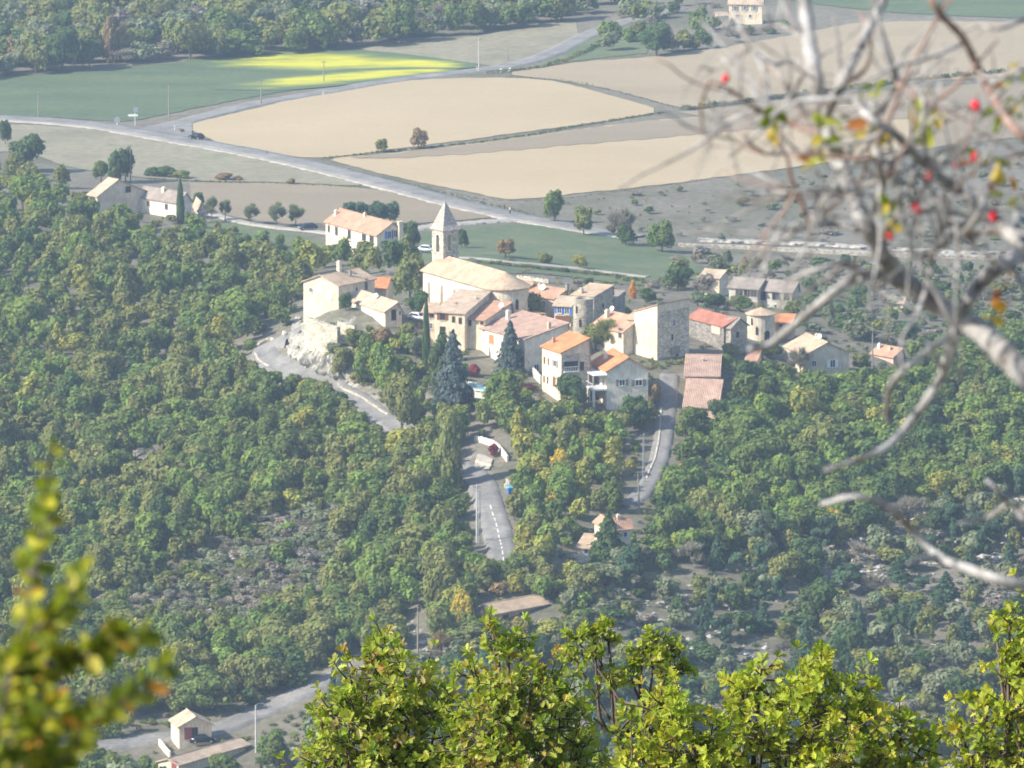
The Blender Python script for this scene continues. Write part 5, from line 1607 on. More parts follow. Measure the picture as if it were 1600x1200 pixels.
# fine scrub and dry tufts over the open slopes
tufts = []
rg = random.Random(77)
def tuft_area(poly, n, wr, hr, pal, skip=None):
    xs = [p[0] for p in poly]; ys = [p[1] for p in poly]
    names = [c for c, _ in PAL[pal]]; wts = [k for _, k in PAL[pal]]
    while n > 0:
        x, y = rg.uniform(min(xs), max(xs)), rg.uniform(min(ys), max(ys))
        n -= 1
        if not in_poly(x, y, poly): continue
        p = ground(x, y)
        w, h = rg.uniform(*wr), rg.uniform(*hr)
        k = px_per_m(p)
        if blocked(x, y, w * k, h * k, p[0], p[1]): continue
        c = rg.choices(names, wts)[0]
        tufts.append((p, w, h, 'bush', c, x, y, 0))
tuft_area(SLOPE, 1900, (.7, 2.2), (.5, 1.5), 'slope')
tuft_area(SCRUB1, 1200, (.8, 2.2), (.6, 1.6), 'scrub')
tuft_area(PLAIN, 260, (.6, 1.6), (.3, .9), 'mid')
tuft_area(MIDR, 300, (.8, 2.0), (.5, 1.3), 'mid')
tuft_area(VILL, 420, (.8, 2.0), (.5, 1.5), 'mid')
tuft_area([(430,405),(700,390),(1010,440),(1250,410),(1640,420),(1640,600),(1060,660),(1000,900),(930,1010),(690,1010),(735,880),(800,860),(850,700),(740,660),(640,700),(470,590)], 3600, (.9, 2.8), (.4, 1.5), 'mid')
tuft_area([(735,690),(800,700),(830,860),(740,870),(700,760)], 300, (.8, 2.4), (.5, 1.5), 'bright')
tuft_area([(1000,560),(1080,560),(1060,800),(980,810)], 320, (.8, 2.2), (.5, 1.5), 'bright')
tuft_area([(60,1120),(520,1030),(540,1200),(60,1210)], 700, (.9, 2.6), (.5, 1.6), 'wood')
tuft_area(LEFTW, 500, (1.0, 2.4), (.6, 1.6), 'wood')
mass('ground_cover', tufts, 'small dry tufts and herbs on the open ground of the slopes', 'ground cover', 3, 110)

def hedge(label, pts, wr, hr, pal, n, seed, jit=.6):
    rng = random.Random(seed)
    L = lane(pts, n)
    items = []
    names = [c for c, _ in PAL[pal]]; wts = [k for _, k in PAL[pal]]
    VV, TT = [], []
    r2 = np.random.default_rng(seed)
    for q in L:
        x, y = q[0] + rng.uniform(-jit, jit), q[1] + rng.uniform(-jit, jit)
        z = zt(x, y)[0]
        w, h = rng.uniform(*wr), rng.uniform(*hr)
        V, t = MID['bush'][r2.integers(5)]
        V, t = V[:90], t[:90]
        Q = V * np.array([w, w, h]) + np.array([x, y, z])
        VV.append(Q); TT.append(t * np.array(COLS[rng.choices(names, wts)[0]]))
    o = link('hedgerow', quads_mesh('hedgerow', np.concatenate(VV), 4, np.concatenate(TT)), M['foliage_mass'])
    tag(o, label, 'hedge')
hedge('low weedy bank dividing the two big stubble fields', [(505,249),(620,236),(700,228),(800,216),(900,198),(1000,182),(1040,176)], (.8, 1.8), (.35, .9), 'mid', 190, 4)
hedge('dark hedge along the top of the fallow field under the berry branches', [(1068,172),(1200,156),(1300,143),(1420,128),(1540,116),(1640,108)], (1.6, 3.2), (1.0, 2.2), 'mid', 150, 5)
hedge('weedy verge between the meadow and the ploughed field', [(230,280),(320,284),(420,287),(520,291),(570,294)], (.6, 1.4), (.25, .7), 'mid', 110, 6)
hedge('green weedy verge along the field side of the main road', [(320,222),(430,243),(530,262),(640,290),(740,314),(830,335)], (.6, 1.3), (.25, .6), 'wood', 170, 7)
hedge('scrubby verge rising along the road past the mustard flowers', [(765,116),(830,108),(880,96),(930,74),(990,44),(1050,22)], (1.4, 2.8), (.8, 1.9), 'mid', 90, 8)
hedge('line of grass along the near edge of the lower stubble field', [(530,262),(650,290),(760,312),(860,312),(960,300),(1100,282)], (.5, 1.0), (.2, .45), 'scrub', 150, 9)
hedge('curved weedy track line between the stubble field and the tan field', [(790,121),(870,124),(950,140),(1040,164),(1070,172)], (.5, 1.0), (.2, .5), 'mid', 80, 10)
hedge('clipped bushes along the footpath behind the church', [(740,412),(800,417),(870,424),(940,431),(1000,440)], (1.4, 2.6), (.8, 1.6), 'mid', 60, 12)

# loose pale stone on the open slopes
rr = np.random.default_rng(31)
RV, RF = [], []
OCT = np.array([(1, 0, 0), (-1, 0, 0), (0, 1, 0), (0, -1, 0), (0, 0, 1), (0, 0, -1)], float)
OF = [(0, 2, 4), (2, 1, 4), (1, 3, 4), (3, 0, 4), (2, 0, 5), (1, 2, 5), (3, 1, 5), (0, 3, 5)]
def rocks(poly, n, smin, smax, clump):
    xs = [p[0] for p in poly]; ys = [p[1] for p in poly]
    while n > 0:
        cx, cy = rr.uniform(min(xs), max(xs)), rr.uniform(min(ys), max(ys))
        if not in_poly(cx, cy, poly): n -= 1; continue
        c = ground(cx, cy)
        for _ in range(rr.integers(2, clump)):
            n -= 1
            x, y = c[0] + rr.normal(scale=2.4), c[1] + rr.normal(scale=3.2)
            s_ = rr.uniform(smin, smax) * rr.uniform(.5, 1)
            V = OCT * rr.uniform(.55, 1.25, (6, 3)) * s_ * np.array([1.2, 1.0, .6]) + rr.normal(scale=.12 * s_, size=(6, 3)) + [x, y, zt(x, y)[0] + .08]
            b0 = len(RV); RV.extend(V.tolist()); RF.extend(tuple(b0 + i for i in f) for f in OF)
rocks(SLOPE, 1500, .35, 1.15, 16)
rocks([(1240,800),(1600,760),(1600,900),(1300,900)], 260, .4, 1.2, 14)
rocks(SCRUB1, 110, .3, .9, 8)
rocks([(690,990),(870,980),(880,1040),(690,1050)], 90, .4, 1.3, 9)
tag(link('scree', raw_mesh('scree', RV, RF), M['rock_grey']), 'loose pale grey stones strewn over the dry slope', 'scree', kind='stuff')
# ------------------------------------------------------------------ poles, signs, cars, pool, people
def pole(label, px, py, h, mat='wood_grey', lattice=False, arms=True, lean=0.0, lamp=False, name='utility_pole'):
    p = ground(px, py)
    t = thing(name, label, 'pole', p, .4)
    bm = bmesh.new()
    if lattice:
        for sx in (-1, 1):
            tube(bm, [(sx * .24, 0, -.4), (sx * .12, 0, h)], .07, 4)
        for k in range(14):
            z = h * k / 14; w0 = .24 - .12 * k / 14
            tube(bm, [(-w0, 0, z), (w0 * .95, 0, z + h / 14)], .035, 4)
    else:
        tube(bm, [(0, 0, -.4), (lean * .5, 0, h * .5), (lean, 0, h)], [.17, .14, .10], 8)
    obj('post', bm, M[mat], t)
    if arms:
        bm = bmesh.new()
        tube(bm, [(lean - .7, 0, h - .35), (lean + .7, 0, h - .35)], .05, 5)
        for k in (-.6, 0, .6):
            tube(bm, [(lean + k, 0, h - .35), (lean + k, 0, h - .08)], .045, 5)
        obj('crossarm', bm, M['wood_grey'], t)
    if lamp:
        bm = bmesh.new(); tube(bm, [(0, 0, h - .1), (.5, 0, h + .25), (1.1, 0, h + .2)], .04, 5); box(bm, .9, 1.4, -.12, .12, h + .1, h + .22); obj('lamp_head', bm, M['metal'], t)
    return t
pole('tall grey pole beside the dashed road below the driveway', 745, 850, 10.4, 'concrete')
pole('lattice twin of the tall grey pole beside the dashed road', 749, 851, 9.6, 'concrete', True, False)
pole('leaning wooden pole among the bushes at the end of the steep lane', 999, 801, 7.0, 'wood_grey', lean=-.3)
pole('lattice pole with a white box at the edge of the steep lane', 1006, 755, 9.0, 'concrete', True)
pole('thin grey pole alone in the lower woods above the oaks', 653, 1020, 8.0)
pole('pale lamp pole beside the fork of the bottom road', 400, 1176, 7.8, 'concrete', arms=False, lamp=True, name='street_lamp')
pole('pole on the crop field just above the road junction', 264, 183, 8.8)
pole('bright pole where the road passes the end of the mustard flowers', 748, 113, 9.2, 'concrete')
pole('thin pole beside the big dark tree behind the barn', 204, 285, 9.0)
pole('faint pole beside the road at the corner of the crop field', 60, 183, 6.5)
pole('pole at the roadside below the mustard flowers', 408, 160, 6.0)
pole('pole standing among the mustard flowers', 506, 128, 5.6)
pole('thin pole on the wooded rise beside the house with white chimneys', 1363, 588, 9.2)
pole('thin pole on the far wooded hillside past the orange leaves', 1565, 545, 6.2)
pole('small pole on the verge above the far bend of the road', 793, 96, 3.4, arms=False)

def post(label, px, py, h=.9, mat='frame_white', w=.11):
    p = ground(px, py)
    t = thing('marker_post', label, 'marker post', p, .3, 'roadside marker posts')
    bm = bmesh.new(); lathe(bm, [(w, -.1), (w, h * .8), (w * .8, h), (w * .3, h + .04)], 8); obj('shaft', bm, M[mat], t)
    bm = bmesh.new(); lathe(bm, [(w * 1.06, h * .62), (w * 1.06, h * .78)], 8); obj('reflector_band', bm, M['dark'], t)
post('white marker post on the grass tip of the road junction', 273, 205, 1.3)
post('shorter white marker post beside the bush at the junction tip', 281, 207, 1.0)
post('dark marker post along the main road below the stubble tip', 417, 242, 1.0, 'wood_brown')
post('dark marker post at the bend of the road below the mustard flowers', 408, 163, 1.0, 'wood_brown')
post('dark marker post beside the walker on the main road', 788, 326, .9, 'wood_brown', .18)
post('pale marker post along the road to the mustard flowers', 505, 149, 1.0)
post('white marker post at the foot of the bright roadside pole', 745, 110, 1.2)
post('white roadside stone nearest the end of the mustard flowers', 783, 113, .9, 'frame_white', .3)
post('white roadside stone farther from the mustard flowers', 797, 111, .8, 'frame_white', .35)
T(284, 207, 12, 9, 'bush', 'rusty brown', 'small brown bush on the grass tip of the road junction', 'bush', 'bush')

def sign(label, px, py, kind):
    p = ground(px, py)
    t = thing('road_sign', label, 'road sign', p, 0)
    if kind == 'arrow':
        bm = bmesh.new(); tube(bm, [(0, 0, -.2), (0, 0, 4.6)], .07, 8); obj('post', bm, M['frame_white'], t)
        bm = bmesh.new(); pts = [(-1.5, -.1, 2.3), (.7, -.1, 2.3), (.7, -.1, 2.85), (-1.5, -.1, 2.85), (-1.85, -.1, 2.57)]
        prism(bm, pts, (0, 0, 0), (0, -.05, 0)); obj('arrow_board', bm, M['frame_white'], t)
        bm = bmesh.new(); box(bm, -.35, .75, -.16, -.11, 3.4, 4.6); obj('back_panel', bm, M['metal'], t)
    else:
        bm = bmesh.new(); tube(bm, [(0, 0, -.2), (0, 0, 1.8)], .12, 8); obj('post', bm, M['frame_white'], t)
        bm = bmesh.new(); prism(bm, [(.75 * math.cos(a), -.13, 1.6 + .75 * math.sin(a)) for a in np.linspace(0, math.pi, 12)] + [(-.75, -.13, 1.0), (.75, -.13, 1.0)], (0, 0, 0), (0, -.05, 0)); obj('sign_plate', bm, M['metal'], t)
sign('white arrow signboard with a grey panel above at the road junction', 211, 196, 'arrow')
sign('round-topped grey sign on a white post next to the arrow signboard', 183, 197, 'plate')

def car(label, px, py, heading, paint, group=None, bv=None, est=0.0):
    p = ground(px, py)
    z = on_bvh(bv, p[0], p[1]) if bv else p[2] + .36
    t = thing('car', label, 'car', (p[0], p[1], z), heading, 'cars on the roads and drives')
    Lh, Wh = 2.05, .85
    prof = [(-2.05, .28), (2.02, .28), (2.08, .55), (1.98, .72), (1.15, .90), (.45, 1.42), (-1.15 - est, 1.46), (-1.85, .98), (-2.08, .88), (-2.1, .5)]
    bm = bmesh.new()
    prism(bm, [(a, -Wh, b) for a, b in prof], (0, 0, 0), (0, 2 * Wh, 0))
    for v in bm.verts:
        if v.co.z > 1.0: v.co.y *= .80
    bmesh.ops.bevel(bm, geom=[e for e in bm.edges if abs(e.verts[0].co.y - e.verts[1].co.y) < .01], offset=.06, segments=2, affect='EDGES')
    body = obj('body', bm, M[paint], t, True)
    for sy in (-1, 1):
        bm = bmesh.new(); y0 = sy * .815
        pts = [(1.02, .94), (.45, 1.34), (-1.1, 1.37), (-1.6, .98)]
        prism(bm, [(a, sy * (Wh + .012 - (.17 * max(0, (b - 1.0)) / .45 if b > 1 else 0)), b) for a, b in pts], (0, 0, 0), (0, -sy * .03, 0)); obj('side_window', bm, M['glass'], t)
    bm = bmesh.new(); prism(bm, [(1.10, -.62, .955), (1.10, .62, .955), (.50, .56, 1.40), (.50, -.56, 1.40)], (0.02, 0, .015), (-.03, 0, -.02)); obj('windscreen', bm, M['glass'], t)
    bm = bmesh.new(); prism(bm, [(-1.86, -.6, 1.02), (-1.86, .6, 1.02), (-1.2 - est, .55, 1.42), (-1.2 - est, -.55, 1.42)], (-.03, 0, .015), (.02, 0, -.02)); obj('rear_window', bm, M['glass'], t)
    for sx in (1.3, -1.28):
        for sy in (-1, 1):
            bm = bmesh.new()
            a = Vector((sx, sy * .68, .31)); 
            tube(bm, [a, a + Vector((0, sy * .2, 0))], .31, 14); w = obj('wheel', bm, M['tyre'], t)
            bm = bmesh.new(); tube(bm, [a + Vector((0, sy * .19, 0)), a + Vector((0, sy * .215, 0))], .19, 10); obj('rim', bm, M['metal'], w)
    for sy in (-1, 1):
        bm = bmesh.new(); box(bm, 2.0, 2.075, sy * .62 - .17, sy * .62 + .17, .56, .7); obj('headlight', bm, M['lamp'], t)
        bm = bmesh.new(); box(bm, -2.12, -2.05, sy * .65 - .12, sy * .65 + .12, .72, .88); obj('tail_light', bm, M['red_paint'], t)
    bm = bmesh.new(); box(bm, 2.06, 2.10, -.26, .26, .36, .47); obj('number_plate', bm, M['frame_white'], t)
    return t
car('black car driving past the stubble tip on the main road', 307, 219, math.radians(140), 'car_black')
car('dark blue car parked on the pale track near the terraced farmhouse', 481, 361, math.radians(195), 'car_blue')
car('black car parked in front of the red garage door', 316, 1164, math.radians(12), 'car_black')
car('white car parked under the trees behind the bell tower', 668, 396, math.radians(-20), 'car_white')
car('white car parked beside the slender cypress next to the cliff houses', 653, 503, math.radians(-40), 'car_white')

# walker on the main road: one continuous skinned body, small in the distance
def person(label, px, py):
    p = ground(px, py)
    t = thing('person', label, 'person', (p[0], p[1], p[2] + .36), math.radians(-140))
    J = {'pelvis': (0, 0, .95, .13), 'belly': (0, 0, 1.12, .13), 'chest': (.02, 0, 1.34, .16), 'neck': (.03, 0, 1.50, .06), 'head': (.05, 0, 1.62, .09), 'crown_': (.05, 0, 1.71, .085)}
    E = [('pelvis', 'belly'), ('belly', 'chest'), ('chest', 'neck'), ('neck', 'head'), ('head', 'crown_')]
    for s, y in (('a', .1), ('b', -.1)):
        f = .18 if s == 'a' else -.16
        J['hip' + s] = (0, y, .90, .095); J['knee' + s] = (f * .8, y, .50, .065); J['ank' + s] = (f, y, .09, .045); J['toe' + s] = (f + .18, y, .04, .04)
        J['sh' + s] = (.02, y * 1.9, 1.42, .065); J['el' + s] = (-f * .5, y * 2.4, 1.14, .045); J['ha' + s] = (-f * .9 + .08, y * 2.3, .90, .035)
        E += [('pelvis', 'hip' + s), ('hip' + s, 'knee' + s), ('knee' + s, 'ank' + s), ('ank' + s, 'toe' + s), ('chest', 'sh' + s), ('sh' + s, 'el' + s), ('el' + s, 'ha' + s)]
        for k in range(5):
            J[f'f{k}{s}'] = (-f * .9 + .10 + .02 * (k == 4), y * 2.3 + (k - 2) * .016, .90 - (.09, .10, .10, .085, .05)[k], .008)
            E.append(('ha' + s, f'f{k}{s}'))
    ks = list(J)
    me = bpy.data.meshes.new('body')
    me.from_pydata([J[k][:3] for k in ks], [(ks.index(a), ks.index(b)) for a, b in E], [])
    o = bpy.data.objects.new('body', me); COL.objects.link(o); o.parent = t
    sk = o.modifiers.new('skin', 'SKIN'); o.modifiers.new('sub', 'SUBSURF').levels = 1
    for k, v in zip(ks, me.skin_vertices[0].data):
        v.radius = (J[k][3], J[k][3]); v.use_root = (k == 'pelvis')
    me.materials.append(M['skin'])
    bm = bmesh.new(); lathe(bm, [(.155, .98), (.17, 1.15), (.20, 1.34), (.19, 1.44), (.08, 1.51)], 14); o2 = obj('shirt', bm, M['cloth_white'], t, True)
    for y in (.1, -.1):
        f = .18 if y > 0 else -.16
        bm = bmesh.new(); tube(bm, [(0, y, 1.0), (f * .8, y, .5), (f, y, .12)], [.13, .095, .075], 10); obj('trouser_leg', bm, M['cloth_dark'], t, True)
    bm = bmesh.new(); box(bm, -.36, -.17, -.16, .16, 1.05, 1.48); obj('rucksack', bm, M['cloth_dark'], t)
    bm = bmesh.new(); lathe(bm, [(.1, 1.66), (.105, 1.70), (.08, 1.79), (.02, 1.82)], 12, (.05, 0)); obj('hair', bm, M['wood_brown'], t, True)
person('walker in a white top with a dark rucksack at the track junction', 797, 337)

# swimming pool
P = [at_z(x, y, -6.0) for x, y in ((730,597),(752,600),(764,612),(742,609))]
c = sum(P) / 4
t = thing('swimming_pool', 'turquoise swimming pool beside the big silvery spruce', 'pool', c, 0)
bm = bmesh.new(); prism(bm, [p - c for p in P], (0, 0, -1.5), (0, 0, 0)); obj('basin', bm, M['concrete'], t)
bm = bmesh.new(); prism(bm, [(p - c) * .93 for p in P], (0, 0, -.1), (0, 0, .03)); obj('water', bm, M['pool'], t)
bm = bmesh.new()
for k in range(4):
    a, b = P[k] - c, P[(k + 1) % 4] - c
    prism(bm, [a * .94, b * .94, b * 1.12, a * 1.12], (0, 0, -.05), (0, 0, .10 + .002 * k))
obj('coping', bm, M['white'], t)
# blue bin beside the road
p = ground(798, 772)
t = thing('recycling_bin', 'bright blue bin beside the dashed road', 'bin', p, .3)
bm = bmesh.new(); prism(bm, [(-.55, -.5, .15), (.55, -.5, .15), (.65, -.6, 1.2), (-.65, -.6, 1.2)], (0, 0, 0), (0, 1.0, 0)); obj('body', bm, M['blue_bin'] if 'blue_bin' in M else M['blue_paint'], t)
bm = bmesh.new(); prism(bm, [(-.7, -.66, 1.205), (.7, -.66, 1.205), (.6, -.6, 1.36), (-.6, -.6, 1.36)], (0, 0, 0), (0, 1.15, 0)); obj('lid', bm, M['pool'], t)
# white electricity cabinet on the pale stone plinth beside the driveway
p = ground(795, 762)
t = thing('boulder', 'pale upright stone beside the blue bin', 'stone', p, .5)
bm = bmesh.new(); bmesh.ops.create_icosphere(bm, subdivisions=2, radius=.8)
for v in bm.verts: v.co += v.co.normalized() * .18 * math.sin(v.co.x * 5 + v.co.z * 4); v.co.z = v.co.z * 1.3 + .6
obj('stone_body', bm, M['rock'], t)
rg2 = random.Random(5)
for i, (x, y, s, lab) in enumerate(((775,1008,2.4,'largest white boulder above the oaks near the lone pink roof'),(708,1020,1.4,'white boulder at the bottom of the path near the golden tree'),(842,1016,1.2,'pale boulder just under the lone pink roof house'),(742,1000,.9,'small white boulder between the golden tree and the largest boulder'),
                                   (1395,690,1.2,'grey boulder among the lime yellow trees'),(1530,612,1.3,'pale rock in the clearing near the lime yellow trees'),(1365,815,1.1,'white rock beside the yellow tree on the rocky slope'),(1480,1010,1.2,'grey rock on the scree above the yellow oak'),(1140,1045,1.1,'pale rock high on the scree above the oaks'),(1320,960,1.3,'white rock in the middle of the scree slope'),(432,850,1.0,'pale rock in the grey scrub patch'),(960,720,.8,'white stone near the steep lane pole'))):
    p = ground(x, y)
    t = thing('boulder', lab, 'rock', p, i * .7)
    bm = bmesh.new(); s *= .72; bmesh.ops.create_icosphere(bm, subdivisions=3, radius=s)
    for v in bm.verts:
        n_ = math.sin(v.co.x * 3.1 / s + i) * math.sin(v.co.y * 2.7 / s + 2 * i) + .5 * math.sin(v.co.z * 6 / s + v.co.x * 5 / s)
        v.co += v.co.normalized() * .2 * s * n_; v.co.z *= .6
    obj('stone_body', bm, M['rock'], t)

# ------------------------------------------------------------------ near oaks: leaves, twigs, limbs
def leaf_outline(kind):
    if kind == 'oak':
        return [(0, 0), (.04, .10), (.17, .18), (.07, .30), (.30, .40), (.12, .54), (.36, .64), (.15, .76), (.24, .87), (.08, .94), (0, 1.0)]
    return [(0, 0), (.16, .12), (.27, .32), (.30, .55), (.22, .78), (.10, .94), (0, 1.0)]

def leaves_mesh(name, P, D, N, size, tint, kind, rng):
    """Separate bent leaves: P foot, D direction of the midrib, N upper side."""
    ol = np.array(leaf_outline(kind)); m = len(ol)
    D = D / np.linalg.norm(D, axis=1)[:, None]
    S = np.cross(D, N); S /= np.linalg.norm(S, axis=1)[:, None] + 1e-9
    Nn = np.cross(S, D)
    fold = rng.uniform(.15, .55, len(P))[:, None]; curl = rng.uniform(-.1, .45, len(P))[:, None]
    V = np.zeros((len(P), 2, m, 3))
    for h, sg in enumerate((-1, 1)):
        for k, (x, y) in enumerate(ol):
            V[:, h, k] = P + (D * y + S * sg * x + Nn * (fold * x - curl * y * y * .6)) * size[:, None]
    n = len(P) * 2
    return quads_mesh(name, V.reshape(n, m, 3), m, np.repeat(tint, 2, axis=0))

def leaf_cols(n, rng, pal):
    cs = np.array([c for c, _ in pal]); w = np.array([k for _, k in pal]); w = w / w.sum()
    return cs[rng.choice(len(cs), n, p=w)] * rng.uniform(.75, 1.3, (n, 1))
OAK_G = [((.14, .215, .028), 26), ((.25, .315, .042), 40), ((.39, .41, .075), 28), ((.36, .31, .05), 6), ((.40, .20, .07), 4), ((.46, .33, .21), 3)]
OAK_Y = [((.23, .30, .034), 30), ((.37, .41, .048), 42), ((.46, .42, .055), 20), ((.42, .28, .05), 5), ((.09, .14, .02), 12)]

def oak(label, blobs, dist, base_px, pal, seed, per=1.0, size=.088, open_=False):
    """blobs: (px, py, radius px, depth shift m)."""
    rng = np.random.default_rng(seed)
    xm = sum(q[0] for q in blobs) / len(blobs)
    if not open_: blobs = blobs + [(xm + q * 62, 1300 + 46 * (k % 3), 78, .3 * (k % 2)) for k, q in enumerate((-1.6, -.8, 0, .8, 1.6, 0))]
    C = np.array([at_d(x, y, dist + dz) for x, y, r, dz in blobs])
    R = np.array([r / F * (dist + dz) for x, y, r, dz in blobs])
    b = at_d(base_px[0], base_px[1], dist)
    zb = float(zfun(np.array([b[0]]), np.array([b[1]]))[0])
    root = np.array([b[0], b[1], zb])
    t = thing('oak_tree', label, 'tree', root, 0, 'oaks below the viewpoint')
    bm = bmesh.new()
    low = C[:, 2].min() - (.45 if open_ else .9)
    fork = np.array([C[:, 0].mean() * .5 + root[0] * .5, C[:, 1].mean(), low])
    trunk_pts = [root - [0, 0, .3], root * .66 + fork * .34 + [.12, .05, 0], root * .33 + fork * .67 - [.10, 0, 0], fork]
    tube(bm, [p - root for p in trunk_pts], [.11, .085, .06, .035] if open_ else [.15, .125, .10, .075], 10)
    P, D, N, Tn, Sz = [], [], [], [], []
    TW = []
    for c, r in zip(C, R):
        sub_ = C[np.argsort(np.abs(C[:, 0] - c[0]))[:5]].mean(0)
        mid = (fork * .5 + sub_ * .5 - [0, 0, .15] if open_ else (fork + c) / 2) + rng.normal(scale=.10, size=3) + [0, 0, -.08]
        L = catmull([fork, mid, c], 8)
        tube(bm, [p - root for p in L], np.linspace(.014 if open_ else .04, .009, 8), 6)
        nt_ = max(4, int(15 * per * (r / .27) ** 1.6)) if not open_ else max(5, int(9 * per * (r / .12) ** 1.3))
        for k in range(nt_):
            d = rng.normal(size=3); d /= np.linalg.norm(d); d[2] = d[2] * .8 + .28; d /= np.linalg.norm(d)
            p0 = c + rng.normal(scale=r * .30, size=3)
            ln = r * rng.uniform(.55, 1.15)
            bend = rng.normal(scale=.22, size=3) + [0, 0, .12]
            tw = np.array([p0 + d * ln * q + bend * ln * q * q for q in (0, .35, .7, 1.0)])
            TW.append(tw)
            tint0 = leaf_cols(1, rng, pal)[0]
            m = max(6, int(ln / .016 * .62))
            for q in np.sort(rng.uniform(.22, 1.0, m)):
                x = p0 + d * ln * q + bend * ln * q * q
                ax = d + bend * 2 * q; ax /= np.linalg.norm(ax)
                sd_ = np.cross(ax, rng.normal(size=3)); sd_ /= np.linalg.norm(sd_)
                dd = sd_ * .9 + ax * rng.uniform(.1, .9) + np.array([0, 0, -.18])
                P.append(x); D.append(dd)
                N.append(np.array([-.25, -.2, .9]) + rng.normal(scale=.55, size=3))
                Tn.append(tint0 * .5 + leaf_cols(1, rng, pal)[0] * .5); Sz.append(size * rng.uniform(.6, 1.2))
            for q in range(5):
                a_ = q * 1.257 + rng.uniform(-.4, .4); ax = d + bend * 2; ax /= np.linalg.norm(ax)
                e1 = np.cross(ax, [.3, .2, .93]); e1 /= np.linalg.norm(e1) + 1e-9; e2 = np.cross(ax, e1)
                P.append(tw[-1]); D.append((e1 * math.cos(a_) + e2 * math.sin(a_)) * .7 + ax * .7)
                N.append(ax + rng.normal(scale=.4, size=3)); Tn.append(tint0 * .6 + leaf_cols(1, rng, pal)[0] * .4); Sz.append(size * rng.uniform(.7, 1.1))
    for tw in TW:
        tube(bm, [p - root for p in tw], [.008, .006, .0045, .003], 4, False)
    obj('trunk', bm, M['bark_dark'], t, True)
    P = np.array(P) - root
    me = leaves_mesh('crown', P, np.array(D), np.array(N), np.array(Sz), np.array(Tn), 'oak', rng)
    o = link('crown', me, M['leaf'], t)
    return t
oak('dark green oak crown with brown tufts rising at the lower edge, nearest the bottom road',
    [(603,1005,22,.1),(585,1030,28,0),(612,1040,30,-.1),(560,1070,42,0),(620,1075,46,-.2),(660,1070,36,.3),(525,1118,36,.1),(580,1125,56,-.2),(640,1125,58,-.1),(685,1115,36,.4),(515,1170,44,.2),(570,1180,60,-.3),(640,1185,64,-.1),(700,1180,46,.4),(520,1215,60,0),(610,1235,60,-.2),(690,1235,60,.2),(545,1105,24,-.4)],
    49, (610,1240), OAK_G, 1, 2.1, .071)
oak('rounded green oak crown with one raised tuft of leaves in front of the boulders',
    [(770,990,22,0),(795,1000,26,.1),(815,1015,22,.2),(780,1020,18,0),(742,1068,34,0),(785,1075,44,-.2),(830,1072,44,0),(875,1075,34,.2),(720,1110,34,.3),(760,1130,56,-.3),(820,1130,60,-.2),(875,1120,50,.1),(905,1150,36,.3),(740,1190,56,0),(800,1195,60,-.3),(865,1190,56,0),(910,1200,36,.2),(770,1245,60,0),(850,1245,60,0)],
    48.4, (810,1240), OAK_G, 2, 2.1, .071)
oak('sparse young oak showing bare dark branches under small leaf tufts',
    [(905,1005,17,0),(925,990,18,.1),(942,985,14,0),(898,1028,16,.1),(930,1020,14,-.1),(950,1000,10,.1),(955,1062,18,0),(985,1055,14,.1),(1005,1010,20,.2),(1025,1003,18,0),(1050,1022,22,.1),(1015,1035,20,0),(1062,1048,20,.2),(1040,1058,16,0),(990,1032,10,.1)],
    50, (960,1220), OAK_G, 3, 1.7, .060, True)
oak('sunlit yellow-green oak with a tall pointed top, widest of the near crowns',
    [(1040,1100,34,0),(1010,1130,36,.2),(1070,1130,46,-.2),(995,1170,40,.1),(1050,1180,60,-.1),(1110,1170,50,.1),(1190,1045,20,.1),(1160,1085,32,0),(1200,1085,40,.1),(1150,1110,30,.2),(1190,1135,54,-.2),(1284,1022,14,0),(1278,1045,22,0),(1300,1060,26,.1),(1262,1075,36,-.1),(1330,1082,34,.2),(1280,1115,56,-.2),(1345,1120,44,.1),(1230,1170,60,-.1),(1300,1180,64,-.3),(1370,1165,50,.1),(1410,1140,34,.2),(1440,1165,32,.3),(1420,1195,44,.2),(1130,1215,60,0),(1260,1240,60,0),(1360,1230,60,0),(1010,1235,60,0)],
    48, (1210,1250), OAK_Y, 4, 1.9, .076)
oak('oak boughs reaching in at the far edge beside the yellow-green oak',
    [(1578,968,24,0),(1600,985,30,0),(1555,985,16,.1),(1600,1050,36,0),(1575,1070,30,0),(1545,1095,26,.1),(1510,1090,20,.2),(1590,1110,46,-.1),(1550,1165,46,0),(1600,1170,50,0),(1515,1190,34,.2),(1580,1220,60,0),(1590,1020,34,.1),(1560,1030,18,0),(1535,1130,34,0),(1500,1140,26,.1),(1640,1000,60,0),(1650,1110,60,0)],
    48, (1640,1250), OAK_Y, 5, 1.4, .074)

